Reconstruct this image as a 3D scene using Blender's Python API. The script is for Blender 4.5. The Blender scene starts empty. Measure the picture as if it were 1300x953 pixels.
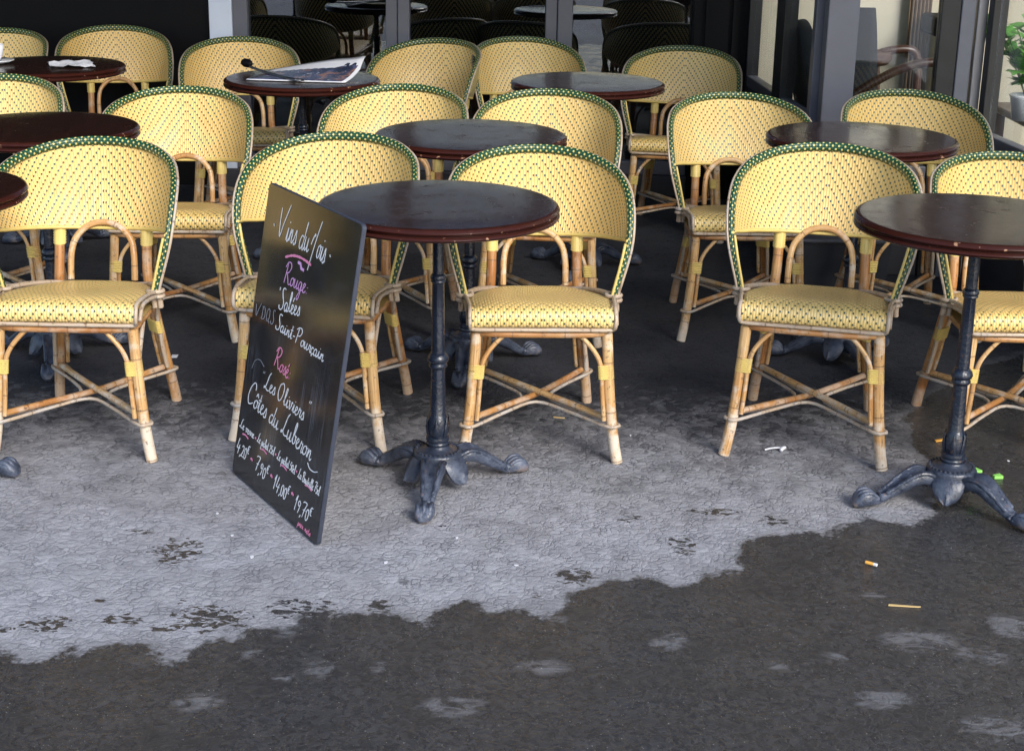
import bpy, bmesh, math, random
import numpy as np
from mathutils import Vector, Matrix
random.seed(4)
S = bpy.context.scene
COL = S.collection
R = math.radians

# ------------------------------------------------------------------ camera
cam_d = bpy.data.cameras.new('camera'); cam = bpy.data.objects.new('camera', cam_d); COL.objects.link(cam)
S.camera = cam
cam_d.sensor_fit = 'HORIZONTAL'; cam_d.sensor_width = 36
cam_d.lens = 1952.3 / 1300 * 36
cam_d.shift_y = -44.5 / 1300
cam_d.clip_end = 600; cam_d.clip_start = 0.05
_r = Vector((0.99982202, 0.00559389, 0.0180175)); _u = Vector((-0.01886589, 0.29645547, 0.95486032)); _f = Vector((0, 0.9550303, -0.29650824))
M4 = Matrix(((_r.x, _u.x, -_f.x, 0), (_r.y, _u.y, -_f.y, 0), (_r.z, _u.z, -_f.z, 1.5788), (0, 0, 0, 1)))
cam.matrix_world = M4

# ------------------------------------------------------------------ light
SUN_EL, SUN_AZ = R(33), R(30)          # azimuth measured from -Y (street side) towards +X
W = bpy.data.worlds.new('World'); S.world = W; W.use_nodes = True
nt = W.node_tree
sky = nt.nodes.new('ShaderNodeTexSky'); sky.sky_type = 'NISHITA'; sky.sun_disc = False
sky.sun_elevation = SUN_EL; sky.sun_rotation = math.pi - SUN_AZ
sky.air_density = 1.0; sky.dust_density = 1.2; sky.ozone_density = 1.0
nt.links.new(sky.outputs[0], nt.nodes['Background'].inputs[0])
nt.nodes['Background'].inputs[1].default_value = 0.12
sd = bpy.data.lights.new('sun', 'SUN'); sd.energy = 1.6; sd.angle = R(24); sd.color = (1, .95, .87)
sun = bpy.data.objects.new('sun', sd); COL.objects.link(sun)
dirv = Vector((math.sin(SUN_AZ) * math.cos(SUN_EL), -math.cos(SUN_AZ) * math.cos(SUN_EL), math.sin(SUN_EL)))
sun.rotation_euler = dirv.to_track_quat('Z', 'Y').to_euler(); sun.location = (3, -6, 8)
S.view_settings.view_transform = 'Standard'; S.view_settings.look = 'None'
S.view_settings.gamma = 1; S.view_settings.exposure = 1.2
S.cycles.max_bounces = 8; S.cycles.glossy_bounces = 4; S.cycles.transparent_max_bounces = 12

# ------------------------------------------------------------------ materials
class NT:
    def __init__(s, name):
        s.m = bpy.data.materials.new(name); s.m.use_nodes = True; s.t = s.m.node_tree
        s.b = s.t.nodes['Principled BSDF']
    def n(s, typ, **kw):
        nd = s.t.nodes.new('ShaderNode' + typ)
        for k, v in kw.items(): setattr(nd, k, v)
        return nd
    def put(s, sock, v):
        if hasattr(v, 'is_linked') or isinstance(v, bpy.types.NodeSocket): s.t.links.new(v, sock)
        else: sock.default_value = v
    def math(s, op, a, b=0.0, c=0.0, clamp=False):
        nd = s.n('Math', operation=op); nd.use_clamp = clamp
        for i, v in enumerate((a, b, c)): s.put(nd.inputs[i], v)
        return nd.outputs[0]
    def mix(s, f, a, b, mode='MIX'):
        nd = s.n('MixRGB', blend_type=mode)
        s.put(nd.inputs[0], f); s.put(nd.inputs[1], a if not isinstance(a, tuple) else (*a, 1)[:4]); s.put(nd.inputs[2], b if not isinstance(b, tuple) else (*b, 1)[:4])
        return nd.outputs[0]
    def noise(s, vec, scale, detail=3, rough=.5, dist=0):
        nd = s.n('TexNoise'); s.put(nd.inputs['Vector'], vec); nd.inputs['Scale'].default_value = scale
        nd.inputs['Detail'].default_value = detail; nd.inputs['Roughness'].default_value = rough; nd.inputs['Distortion'].default_value = dist
        return nd.outputs[0]
    def mapr(s, v, a, b, c=0, d=1):
        nd = s.n('MapRange'); s.put(nd.inputs[0], v)
        for i, q in enumerate((a, b, c, d)): nd.inputs[i + 1].default_value = q
        return nd.outputs[0]
    def scale(s, vec, sc):
        nd = s.n('Mapping'); s.put(nd.inputs[0], vec); nd.inputs['Scale'].default_value = sc; return nd.outputs[0]
    def obj(s): return s.n('TexCoord').outputs['Object']
    def rnd(s): return s.n('ObjectInfo').outputs['Random']
    def uv(s): return s.n('UVMap').outputs[0]
    def bump(s, h, strength=.5, dist=.001, normal=None):
        nd = s.n('Bump'); nd.inputs['Strength'].default_value = strength; nd.inputs['Distance'].default_value = dist
        s.put(nd.inputs['Height'], h)
        if normal is not None: s.put(nd.inputs['Normal'], normal)
        return nd.outputs[0]
    def out(s, col=None, rough=None, normal=None, metal=None, spec=None, coat=None, coatr=None):
        for k, v in (('Base Color', col), ('Roughness', rough), ('Normal', normal), ('Metallic', metal), ('Specular IOR Level', spec), ('Coat Weight', coat), ('Coat Roughness', coatr)):
            if v is not None: s.put(s.b.inputs[k], (*v, 1) if isinstance(v, tuple) and len(v) == 3 else v)
        return s.m
def seq(*a): return a

def offs(q, vec, amt=37.0):
    "shift texture coordinates by the object's random number"
    add = q.n('VectorMath', operation='ADD'); q.put(add.inputs[0], vec)
    c = q.n('CombineXYZ'); r = q.math('MULTIPLY', q.rnd(), amt); q.put(c.inputs[0], r); q.put(c.inputs[2], r); q.put(add.inputs[1], c.outputs[0])
    return add.outputs[0]

def mat_weave(name, base, dark, dotc, dots=(.30, .20), rear=False):
    q = NT(name); uv = q.uv(); sp = q.n('SeparateXYZ'); q.put(sp.inputs[0], uv); u, v = sp.outputs[0], sp.outputs[1]
    P, H = .0236, .0105; w = P / 3
    # hand-woven: small wander of the strands
    wob = q.math('MULTIPLY', q.math('SUBTRACT', q.noise(offs(q, q.scale(uv, (1, 1, 1))), 30, 2), .5), .0022)
    au = q.math('ABSOLUTE', q.math('ADD', u, wob))
    su = q.math('DIVIDE', au, w); col = q.math('FLOOR', su); fu = q.math('FRACT', su)
    vv = q.math('DIVIDE', q.math('ADD', v, wob), H)
    t = q.math('FRACT', q.math('DIVIDE', q.math('ADD', vv, col), 3.0))
    inr = q.math('MULTIPLY', q.math('GREATER_THAN', t, .04), q.math('LESS_THAN', t, .04 + dots[1]))
    inc = q.math('LESS_THAN', q.math('ABSOLUTE', q.math('SUBTRACT', fu, .5)), dots[0])
    dot = q.math('MULTIPLY', inr, inc)
    rib = q.math('SINE', q.math('MULTIPLY', fu, math.pi))
    row = q.math('ABSOLUTE', q.math('SINE', q.math('MULTIPLY', t, math.pi)))
    hgt = q.math('ADD', q.math('MULTIPLY', rib, .8), q.math('MULTIPLY', row, .7))
    hgt = q.math('SUBTRACT', hgt, q.math('MULTIPLY', dot, .9))
    gap = q.mapr(rib, .0, .42, 1, 0)
    n1 = q.noise(offs(q, q.scale(uv, (180, 22, 1))), 1, 2)
    n2 = q.noise(offs(q, uv), 9, 3)
    c = q.mix(n1, base, tuple(x * .78 for x in base))
    c = q.mix(q.math('MULTIPLY', n2, .45), c, (base[0] * .8, base[1] * .62, base[2] * .35))
    tone = q.mapr(q.rnd(), 0, 1, 0, .38)
    c = q.mix(tone, c, (base[0] * .95, base[1] * .74, base[2] * .45))
    wn = q.n('TexWhiteNoise'); wn.noise_dimensions = '1D'; q.put(wn.inputs['W'], q.math('ADD', col, q.math('MULTIPLY', q.rnd(), 50.0)))
    c = q.mix(q.mapr(wn.outputs['Value'], .6, 1, 0, .28), c, (base[0] * .8, base[1] * .66, base[2] * .5))
    c = q.mix(q.math('MULTIPLY', gap, .62), c, dark)
    c = q.mix(q.mapr(q.noise(offs(q, uv), 16, 5, .7), .56, .74, 0, .38), c, (base[0] * .45, base[1] * .40, base[2] * .35))
    c = q.mix(dot, c, dotc)
    return q.out(c, q.mapr(n1, .2, .8, .24, .42), q.bump(hgt, .9, .0016), spec=.6, coat=.28, coatr=.35)

def mat_rim(name):
    q = NT(name); uv = q.uv(); sp = q.n('SeparateXYZ'); q.put(sp.inputs[0], uv)
    a = q.math('DIVIDE', sp.outputs[0], .0185); b = q.math('MULTIPLY', sp.outputs[1], 8.0)
    rowi = q.math('FLOOR', b); fb = q.math('SUBTRACT', q.math('FRACT', b), .5)
    sh = q.math('MULTIPLY', q.math('MODULO', rowi, 2.0), .5)
    fa = q.math('SUBTRACT', q.math('FRACT', q.math('ADD', a, sh)), .5)
    d = q.math('SQRT', q.math('ADD', q.math('POWER', q.math('MULTIPLY', q.math('ABSOLUTE', fa), 2.1), 2.0), q.math('POWER', q.math('ABSOLUTE', fb), 2.0)))
    dot = q.mapr(d, .30, .38, 1, 0)
    fr = q.math('ABSOLUTE', q.math('SINE', q.math('MULTIPLY', q.math('ADD', a, sh), math.pi * 2)))
    fr2 = q.math('ABSOLUTE', q.math('SINE', q.math('MULTIPLY', b, math.pi)))
    n = q.noise(offs(q, q.scale(uv, (60, 6, 1))), 1, 2)
    g = q.mix(n, (.003, .032, .016), (.007, .080, .038))
    g = q.mix(q.mapr(fr2, 0, .35, .6, 0), g, (.002, .008, .006))
    c = q.mix(dot, g, (.62, .52, .17))
    h = q.math('ADD', q.math('MULTIPLY', fr, .35), q.math('ADD', q.math('MULTIPLY', fr2, .5), q.math('MULTIPLY', dot, .55)))
    return q.out(c, .28, q.bump(h, .9, .0018), spec=.6)

def mat_cane(name, a, b, grey=(.40, .36, .31), wear=.5, dark=(.16, .07, .025)):
    q = NT(name); o = q.obj(); oo = offs(q, o); uv = q.uv()
    fib = q.noise(offs(q, q.scale(uv, (6, 26, 1))), 1, 4, .6)
    big = q.noise(oo, 7, 3); sp = q.n('SeparateXYZ'); q.put(sp.inputs[0], o)
    c = q.mix(q.mapr(big, .3, .7), a, b)
    c = q.mix(q.mapr(fib, .42, .75, 0, .75), c, dark)
    c = q.mix(q.mapr(q.noise(q.scale(oo, (60, 60, 9)), 1, 4, .65), .58, .70, 0, .7), c, (.10, .05, .03))
    low = q.mapr(sp.outputs[2], .17, .02, 0, .75)
    wr = q.mapr(q.math('ADD', q.noise(oo, 16, 4, .65), q.math('MULTIPLY', low, .28)), .52, .68, 0, wear)
    c = q.mix(wr, c, grey)
    # nodes of the cane
    su = q.n('SeparateXYZ'); q.put(su.inputs[0], uv)
    fr = q.math('ABSOLUTE', q.math('SUBTRACT', q.math('FRACT', q.math('ADD', q.math('MULTIPLY', su.outputs[0], 7.0), q.math('MULTIPLY', q.rnd(), 9.0))), .5))
    ring = q.mapr(fr, .0, .020, .8, 0)
    c = q.mix(ring, c, (.13, .07, .04))
    spot = q.mapr(q.noise(oo, 95, 3), .62, .70, 0, .7)
    c = q.mix(spot, c, (.08, .055, .04))
    return q.out(c, q.mapr(wr, 0, .6, .33, .65), q.bump(q.math('ADD', fib, q.math('MULTIPLY', ring, -1.0)), .35, .0012), spec=.5)

def mat_wrap(name, c0=(.74, .57, .19)):
    q = NT(name); o = q.obj(); sp = q.n('SeparateXYZ'); q.put(sp.inputs[0], o)
    n = q.noise(offs(q, o), 40, 2)
    c = q.mix(n, c0, tuple(x * .7 for x in c0))
    return q.out(c, .38, spec=.5)

def mat_simple(name, c, rough=.5, metal=0, var=.25, scale=12, spec=.5, bump=0, bscale=60, coat=0):
    q = NT(name); o = q.obj(); n = q.noise(o, scale, 4)
    cc = q.mix(n, tuple(x * (1 - var) for x in c), tuple(min(1, x * (1 + var)) for x in c))
    nb = q.bump(q.noise(o, bscale, 4), bump, .002) if bump else None
    return q.out(cc, q.mapr(n, .2, .8, max(.02, rough - .08), rough + .1), nb, metal=float(metal), spec=spec, coat=float(coat), coatr=.1)

def mat_table():
    q = NT('mahogany_varnish'); o = offs(q, q.obj(), 3)
    g = q.noise(q.scale(o, (3, 42, 3)), 1, 5, .6, .4)
    b = q.noise(o, 3, 3)
    c = q.mix(g, (.011, .0050, .0040), (.032, .0125, .009))
    sp = q.n('SeparateXYZ'); q.put(sp.inputs[0], q.n('TexCoord').outputs['Object'])
    rad = q.math('SQRT', q.math('ADD', q.math('POWER', sp.outputs[0], 2.0), q.math('POWER', sp.outputs[1], 2.0)))
    edge = q.mapr(q.math('ADD', rad, q.math('MULTIPLY', g, .012)), .294, .306, 0, .8)
    c = q.mix(edge, c, (.040, .010, .007))
    chips = q.math('MULTIPLY', q.mapr(q.noise(o, 55, 3), .68, .72), q.mapr(rad, .285, .303))
    c = q.mix(chips, c, (.35, .2, .12))
    r = q.mapr(q.math('ADD', q.math('MULTIPLY', b, .6), q.math('MULTIPLY', q.mapr(q.noise(o, 17, 5, .7), .45, .7), .5)), .2, .9, .12, .34)
    return q.out(c, r, q.bump(g, .04, .0006), spec=.2)

def mat_iron():
    q = NT('cast_iron_paint'); o = q.obj(); oo = offs(q, o, 5); sp = q.n('SeparateXYZ'); q.put(sp.inputs[0], o)
    low = q.mapr(sp.outputs[2], .14, .03, 0, 1)
    n = q.noise(oo, 24, 5, .65)
    dust = q.math('MULTIPLY', low, q.mapr(n, .34, .62, .08, 1))
    c = q.mix(q.noise(oo, 9, 2), (.006, .009, .018), (.014, .020, .038))
    c = q.mix(q.math('MULTIPLY', dust, .75), c, (.12, .145, .21))
    toe = q.math('MULTIPLY', q.mapr(sp.outputs[2], .035, .0, 0, 1), q.mapr(n, .52, .6, 0, .8))
    c = q.mix(toe, c, (.27, .17, .10)); c = q.mix(q.mapr(q.noise(oo, 46, 4, .6), .64, .70, 0, .6), c, (.10, .045, .02))
    return q.out(c, q.mapr(dust, 0, 1, .26, .55), q.bump(q.math('ADD', n, q.math('MULTIPLY', q.noise(oo, 130, 3), .5)), .7, .004), spec=.6)

def mat_ground():
    q = NT('asphalt'); g = q.n('NewGeometry').outputs['Position']
    warp = q.n('VectorMath', operation='ADD'); q.put(warp.inputs[0], g)
    nz = q.n('TexNoise'); q.put(nz.inputs['Vector'], g); nz.inputs['Scale'].default_value = 22; nz.inputs['Detail'].default_value = 4; nz.inputs['Roughness'].default_value = .6
    sc = q.n('VectorMath', operation='SCALE'); sub = q.n('VectorMath', operation='SUBTRACT'); q.put(sub.inputs[0], nz.outputs[1]); sub.inputs[1].default_value = (.5, .5, .5)
    q.put(sc.inputs[0], sub.outputs[0]); sc.inputs['Scale'].default_value = .06; q.put(warp.inputs[1], sc.outputs[0])
    def vor(scale, feat, rnd=1.0):
        v = q.n('TexVoronoi'); v.feature = feat; q.put(v.inputs['Vector'], warp.outputs[0]); v.inputs['Scale'].default_value = scale; v.inputs['Randomness'].default_value = rnd
        return v
    e1 = vor(44, 'DISTANCE_TO_EDGE').outputs['Distance']; cell = vor(44, 'F1').outputs['Color']
    e2 = vor(95, 'DISTANCE_TO_EDGE').outputs['Distance']; cell2 = vor(95, 'F1').outputs['Color']
    big = q.noise(g, 1.3, 4); mid = q.noise(g, 7, 5, .6); fine = q.noise(g, 420, 3, .7)
    spg = q.n('SeparateXYZ'); q.put(spg.inputs[0], g)
    crackmask = q.mapr(q.noise(g, 16, 4, .65), .42, .62)
    crack = q.math('MULTIPLY', q.mapr(e1, 0.0, .10, 1, 0), crackmask)
    crack2 = q.math('MULTIPLY', q.mapr(e2, 0, .1, .4, 0), q.mapr(q.noise(g, 30, 3), .45, .6))
    bw = q.n('RGBToBW'); q.put(bw.inputs[0], cell); bw2 = q.n('RGBToBW'); q.put(bw2.inputs[0], cell2)
    dry = q.mix(q.mapr(bw.outputs[0], .2, .8), (.34, .345, .385), (.44, .445, .49))
    dry = q.mix(q.mapr(q.noise(g, 3.1, 5, .65), .42, .68, 0, .55), dry, (.25, .245, .25))
    dry = q.mix(q.mapr(mid, .48, .7, 0, .45), dry, (.17, .17, .19)); gum = q.mapr(q.noise(g, 9.5, 1), .765, .775); dry = q.mix(q.math('MULTIPLY', gum, .5), dry, (.10, .10, .11))
    dry = q.mix(q.mapr(fine, .38, .68, 0, .55), dry, (.14, .14, .15))
    dry = q.mix(q.math('MULTIPLY', crack, q.mapr(spg.outputs[1], 3.1, 4.2, .40, .90)), dry, (.07, .07, .085)); dry = q.mix(crack2, dry, (.11, .11, .12))
    # terrace shade painted into the floor colour towards the back, with some dirt
    shade_dirt = q.mapr(q.math('ADD', spg.outputs[1], q.math('ADD', q.math('MULTIPLY', mid, .75), q.math('MULTIPLY', bw.outputs[0], .55))), 4.38, 5.15, 0, .94)
    dry = q.mix(shade_dirt, dry, q.mix(q.mapr(fine, .3, .7), (.014, .016, .022), (.042, .045, .056)))
    wetc = q.mix(q.mapr(bw2.outputs[0], .2, .8), (.031, .032, .036), (.056, .057, .062))
    wetc = q.mix(q.mapr(mid, .4, .7, 0, .5), wetc, (.026, .025, .025))
    wetc = q.mix(q.mapr(q.noise(g, 60, 3), .6, .7, 0, .4), wetc, (.075, .06, .042))
    spk = q.mapr(q.noise(g, 210, 1), .735, .76); wetc = q.mix(q.math('MULTIPLY', spk, .5), wetc, (.55, .52, .47))
    at = q.n('Attribute'); at.attribute_name = 'wet'
    e_n = q.math('ADD', q.math('MULTIPLY', q.math('SUBTRACT', q.noise(g, 14, 5, .62), .5), .10), q.math('MULTIPLY', q.math('SUBTRACT', q.noise(g, 70, 3, .6), .5), .042))
    wet = q.mapr(q.math('ADD', at.outputs['Fac'], e_n), -.006, .010)
    damp = q.mapr(q.math('ADD', at.outputs['Fac'], e_n), -.055, .004, 0, .6)
    at2 = q.n('Attribute'); at2.attribute_name = 'splash'
    spl = q.math('MULTIPLY', at2.outputs['Fac'], q.mapr(q.noise(q.scale(g, (34, 60, 1)), 1, 4, .6, 1.2), .38, .62))
    splm = q.mapr(spl, .42, .50)
    wet = q.math('MAXIMUM', wet, splm)
    at3 = q.n('Attribute'); at3.attribute_name = 'pale'
    pl = q.mapr(q.math('MULTIPLY', at3.outputs['Fac'], q.mapr(q.noise(q.scale(g, (13, 26, 1)), 1, 5, .62, 1.6), .36, .66)), .12, .62)
    dry = q.mix(damp, dry, (.17, .17, .18))
    c = q.mix(wet, dry, wetc)
    c = q.mix(q.math('MULTIPLY', pl, .42), c, (.24, .245, .27))  # lighter patches in the wet: sky glare painted into the colour
    rw = q.mapr(mid, .35, .62, .06, .36)
    rd = q.mapr(crack, 0, 1, .62, .9)
    rr = q.n('Mix'); rr.data_type = 'FLOAT'; q.put(rr.inputs[0], wet); q.put(rr.inputs[2], rd); q.put(rr.inputs[3], rw)
    h = q.math('SUBTRACT', q.math('ADD', q.math('MULTIPLY', fine, .35), q.math('MULTIPLY', q.mapr(e1, 0, .25), .5)), q.math('MULTIPLY', crack, .8))
    h = q.math('MULTIPLY', h, q.mapr(wet, 0, 1, 1, .45))
    h = q.math('ADD', h, q.math('MULTIPLY', mid, 1.2))
    return q.out(c, rr.outputs[0], q.bump(h, .7, .003), spec=q.mapr(wet, 0, 1, .18, .5))

def mat_glass(name='window_glass', tint=(.72, .76, .76), k=1.0):
    m = bpy.data.materials.new(name); m.use_nodes = True; t = m.node_tree
    for n in list(t.nodes): t.nodes.remove(n)
    o = t.nodes.new('ShaderNodeOutputMaterial'); mx = t.nodes.new('ShaderNodeMixShader')
    tr = t.nodes.new('ShaderNodeBsdfTransparent'); tr.inputs[0].default_value = (*tint, 1)
    gl = t.nodes.new('ShaderNodeBsdfGlossy'); gl.inputs['Roughness'].default_value = .01; gl.inputs[0].default_value = (.95, .97, 1, 1)
    fr = t.nodes.new('ShaderNodeFresnel'); fr.inputs[0].default_value = 1.7
    ml = t.nodes.new('ShaderNodeMath'); ml.operation = 'MULTIPLY'; ml.inputs[1].default_value = k; ml.use_clamp = True
    t.links.new(fr.outputs[0], ml.inputs[0]); t.links.new(ml.outputs[0], mx.inputs[0])
    t.links.new(tr.outputs[0], mx.inputs[1]); t.links.new(gl.outputs[0], mx.inputs[2]); t.links.new(mx.outputs[0], o.inputs[0])
    return m

def mat_board():
    q = NT('slate_paint'); uv = q.uv(); sp = q.n('SeparateXYZ'); q.put(sp.inputs[0], uv)
    n = q.noise(uv, 9, 4); st = q.noise(q.scale(uv, (150, 5, 1)), 1, 4, .6)
    zone = q.math('MULTIPLY', q.mapr(q.math('ABSOLUTE', q.math('SUBTRACT', sp.outputs[1], .25)), .10, .26, 1, 0), q.mapr(q.noise(uv, 5, 3), .38, .62))
    chalk = q.math('MULTIPLY', zone, q.mapr(st, .45, .8, 0, .34))
    sm = q.mapr(q.noise(q.scale(uv, (8, 12, 1)), 1, 5, .65, 1.5), .5, .8, 0, .07)
    base = q.mix(n, (.006, .006, .008), (.014, .014, .016))
    base = q.mix(q.mapr(q.math('ADD', sp.outputs[1], q.math('MULTIPLY', n, .25)), .60, .90, 0, .85), base, (.022, .019, .010))   # olive reflection of the yellow chairs painted on the upper part
    c = q.mix(q.math('ADD', chalk, sm, clamp=True), base, (.30, .32, .38))
    return q.out(c, q.mapr(n, .2, .8, .10, .22), spec=.5)

def mat_chalk(name, c):
    q = NT(name); n = q.noise(q.obj(), 300, 3)
    return q.out(q.mix(q.mapr(n, .3, .7, 0, .5), c, tuple(x * .45 for x in c)), .9, spec=.1)

MAT = dict(
    weave=mat_weave('yellow_weave', (.92, .71, .30), (.24, .13, .03), (.008, .045, .03)),
    seatweave=mat_weave('yellow_seat_weave', (.92, .72, .30), (.19, .115, .035), (.010, .05, .035), dots=(.29, .19)),
    rearweave=mat_weave('green_rear_weave', (.78, .66, .28), (.03, .03, .01), (.008, .03, .018), dots=(.5, .45)),
    rim=mat_rim('green_rim_weave'),
    cane=mat_cane('honey_cane', (.50, .26, .09), (.66, .45, .22), grey=(.60, .54, .46), wear=.85),
    cane_dark=mat_cane('amber_cane', (.34, .13, .035), (.56, .31, .12), grey=(.50, .42, .34), wear=.6),
    cane_grey=mat_cane('weathered_cane', (.46, .38, .30), (.52, .42, .31), grey=(.42, .40, .38), wear=.8),
    wrap=mat_wrap('yellow_binding'),
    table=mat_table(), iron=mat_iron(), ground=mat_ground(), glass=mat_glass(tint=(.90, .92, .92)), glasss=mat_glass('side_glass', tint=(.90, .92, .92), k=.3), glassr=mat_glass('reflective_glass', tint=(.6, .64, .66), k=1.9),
    frame=mat_simple('grey_window_frame', (.12, .122, .15), .4, var=.15),
    frame_dark=mat_simple('black_window_frame', (.012, .012, .014), .35),
    white=mat_simple('pale_pillar_paint', (.66, .72, .85), .6, var=.08),
    black=mat_simple('black_panel', (.003, .003, .004), .6, spec=.15),
    kick=mat_simple('dark_grey_plinth', (.045, .045, .055), .5),
    cream=mat_simple('cream_panel', (.50, .46, .36), .7, var=.06),
    wood=mat_simple('dark_armchair_wood', (.05, .02, .012), .3),
    fabric=mat_simple('charcoal_upholstery', (.035, .037, .042), .8),
    brownp=mat_simple('brown_curtain', (.28, .20, .13), .8),
    floor_in=mat_simple('interior_floor', (.06, .045, .035), .4),
    leaf=mat_simple('green_leaf', (.10, .30, .04), .45, var=.4, scale=30),
    stem=mat_simple('plant_stem', (.12, .15, .05), .7),
    porcelain=mat_simple('white_porcelain', (.8, .82, .86), .15, var=.02),
    paper=mat_simple('white_paper', (.62, .63, .68), .85, var=.05),
    paperg=mat_simple('green_paper', (.25, .62, .12), .7, var=.1),
    orange=mat_simple('orange_filter', (.75, .38, .07), .7, var=.15),
    stick=mat_simple('yellowed_wood_sliver', (.55, .40, .18), .7),
    bin=mat_simple('grey_planter', (.045, .048, .062), .5, var=.15),
    binrim=mat_simple('planter_rim', (.16, .165, .19), .4),
    board=mat_board(), edge=mat_simple('blue_grey_board_edge', (.028, .034, .055), .5, var=.3, scale=40),
    chalk=mat_chalk('white_chalk', (.85, .88, .95)), pink=mat_chalk('pink_chalk', (.85, .30, .50)),
    lilac=mat_chalk('lilac_chalk', (.72, .42, .78)), faint=mat_chalk('faint_chalk', (.28, .30, .36)),
    soffit=mat_simple('unseen_awning_underside', (.02, .019, .02), .8), facade=mat_simple('stone_facade', (.45, .42, .36), .8),
    foil=mat_simple('dull_steel', (.25, .25, .28), .35, metal=1),
)
def mat_cover():
    q = NT('magazine_cover_print'); o = q.obj()
    n = q.noise(o, 26, 4, .6, 1.0); n2 = q.noise(o, 14, 3, .6, .5)
    c = q.mix(q.mapr(n, .35, .65), (.010, .012, .028), (.07, .08, .15)); c = q.mix(q.mapr(n2, .55, .68, 0, .8), c, (.30, .15, .10))
    c = q.mix(q.mapr(q.noise(o, 40, 2), .66, .72, 0, .7), c, (.6, .6, .65))
    return q.out(c, .25, spec=.5)
MAT['cover'] = mat_cover()

# ------------------------------------------------------------------ mesh helpers
class MB:
    def __init__(s): s.v = []; s.f = []; s.uv = []; s.mi = []
    def add(s, verts, faces, uvs=None, mi=0):
        o = len(s.v); s.v += [tuple(p) for p in verts]
        for k, f in enumerate(faces):
            s.f.append(tuple(i + o for i in f)); s.mi.append(mi)
            s.uv.append(uvs[k] if uvs else [(0, 0)] * len(f))
    def grid(s, P, UV=None, closeu=False, closev=False, mi=0):
        nu, nv = len(P), len(P[0]); vs = [p for row in P for p in row]; fs = []; us = []
        for i in range(nu - (0 if closeu else 1)):
            for j in range(nv - (0 if closev else 1)):
                a, b = (i + 1) % nu, (j + 1) % nv
                fs.append((i * nv + j, a * nv + j, a * nv + b, i * nv + b))
                if UV: us.append([UV(i, j), UV(i + 1, j), UV(i + 1, j + 1), UV(i, j + 1)])
        s.add(vs, fs, us or None, mi)
    def box(s, a, b, mi=0, bev=0):
        (x0, y0, z0), (x1, y1, z1) = a, b
        vs = [(x, y, z) for x in (x0, x1) for y in (y0, y1) for z in (z0, z1)]
        fs = [(0, 1, 3, 2), (4, 6, 7, 5), (0, 4, 5, 1), (2, 3, 7, 6), (0, 2, 6, 4), (1, 5, 7, 3)]
        s.add(vs, fs, None, mi)
    def obox(s, c, ax, ay, az, mi=0):
        c = Vector(c); vs = [c + ax * i + ay * j + az * k for i in (-1, 1) for j in (-1, 1) for k in (-1, 1)]
        s.add(vs, [(0, 1, 3, 2), (4, 6, 7, 5), (0, 4, 5, 1), (2, 3, 7, 6), (0, 2, 6, 4), (1, 5, 7, 3)], None, mi)
    def build(s, name, mats, parent=None, smooth=True, angle=None, loc=None):
        me = bpy.data.meshes.new(name); me.from_pydata(s.v, [], s.f)
        if not isinstance(mats, (list, tuple)): mats = [mats]
        for m in mats: me.materials.append(m)
        uvl = me.uv_layers.new(name='UVMap'); uvl.data.foreach_set('uv', [c for f in s.uv for p in f for c in p])
        me.polygons.foreach_set('material_index', s.mi)
        bm = bmesh.new(); bm.from_mesh(me); bmesh.ops.recalc_face_normals(bm, faces=bm.faces); bm.to_mesh(me); bm.free()
        if smooth:
            me.shade_smooth()
            if angle: me.set_sharp_from_angle(angle=R(angle))
        o = bpy.data.objects.new(name, me); COL.objects.link(o)
        if parent is not None: o.parent = parent
        if loc: o.location = loc
        return o

def catmull(pts, n=6, closed=False):
    P = [Vector(p) for p in pts]; out = []; N = len(P)
    rng = range(N if closed else N - 1)
    for i in rng:
        p0 = P[(i - 1) % N] if closed or i > 0 else P[0] * 2 - P[1]
        p1 = P[i]; p2 = P[(i + 1) % N]
        p3 = P[(i + 2) % N] if closed or i < N - 2 else P[-1] * 2 - P[-2]
        for k in range(n):
            t = k / n
            out.append(.5 * ((2 * p1) + (p2 - p0) * t + (2 * p0 - 5 * p1 + 4 * p2 - p3) * t * t + (3 * p1 - p0 - 3 * p2 + p3) * t ** 3))
    if not closed: out.append(P[-1])
    return out

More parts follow.
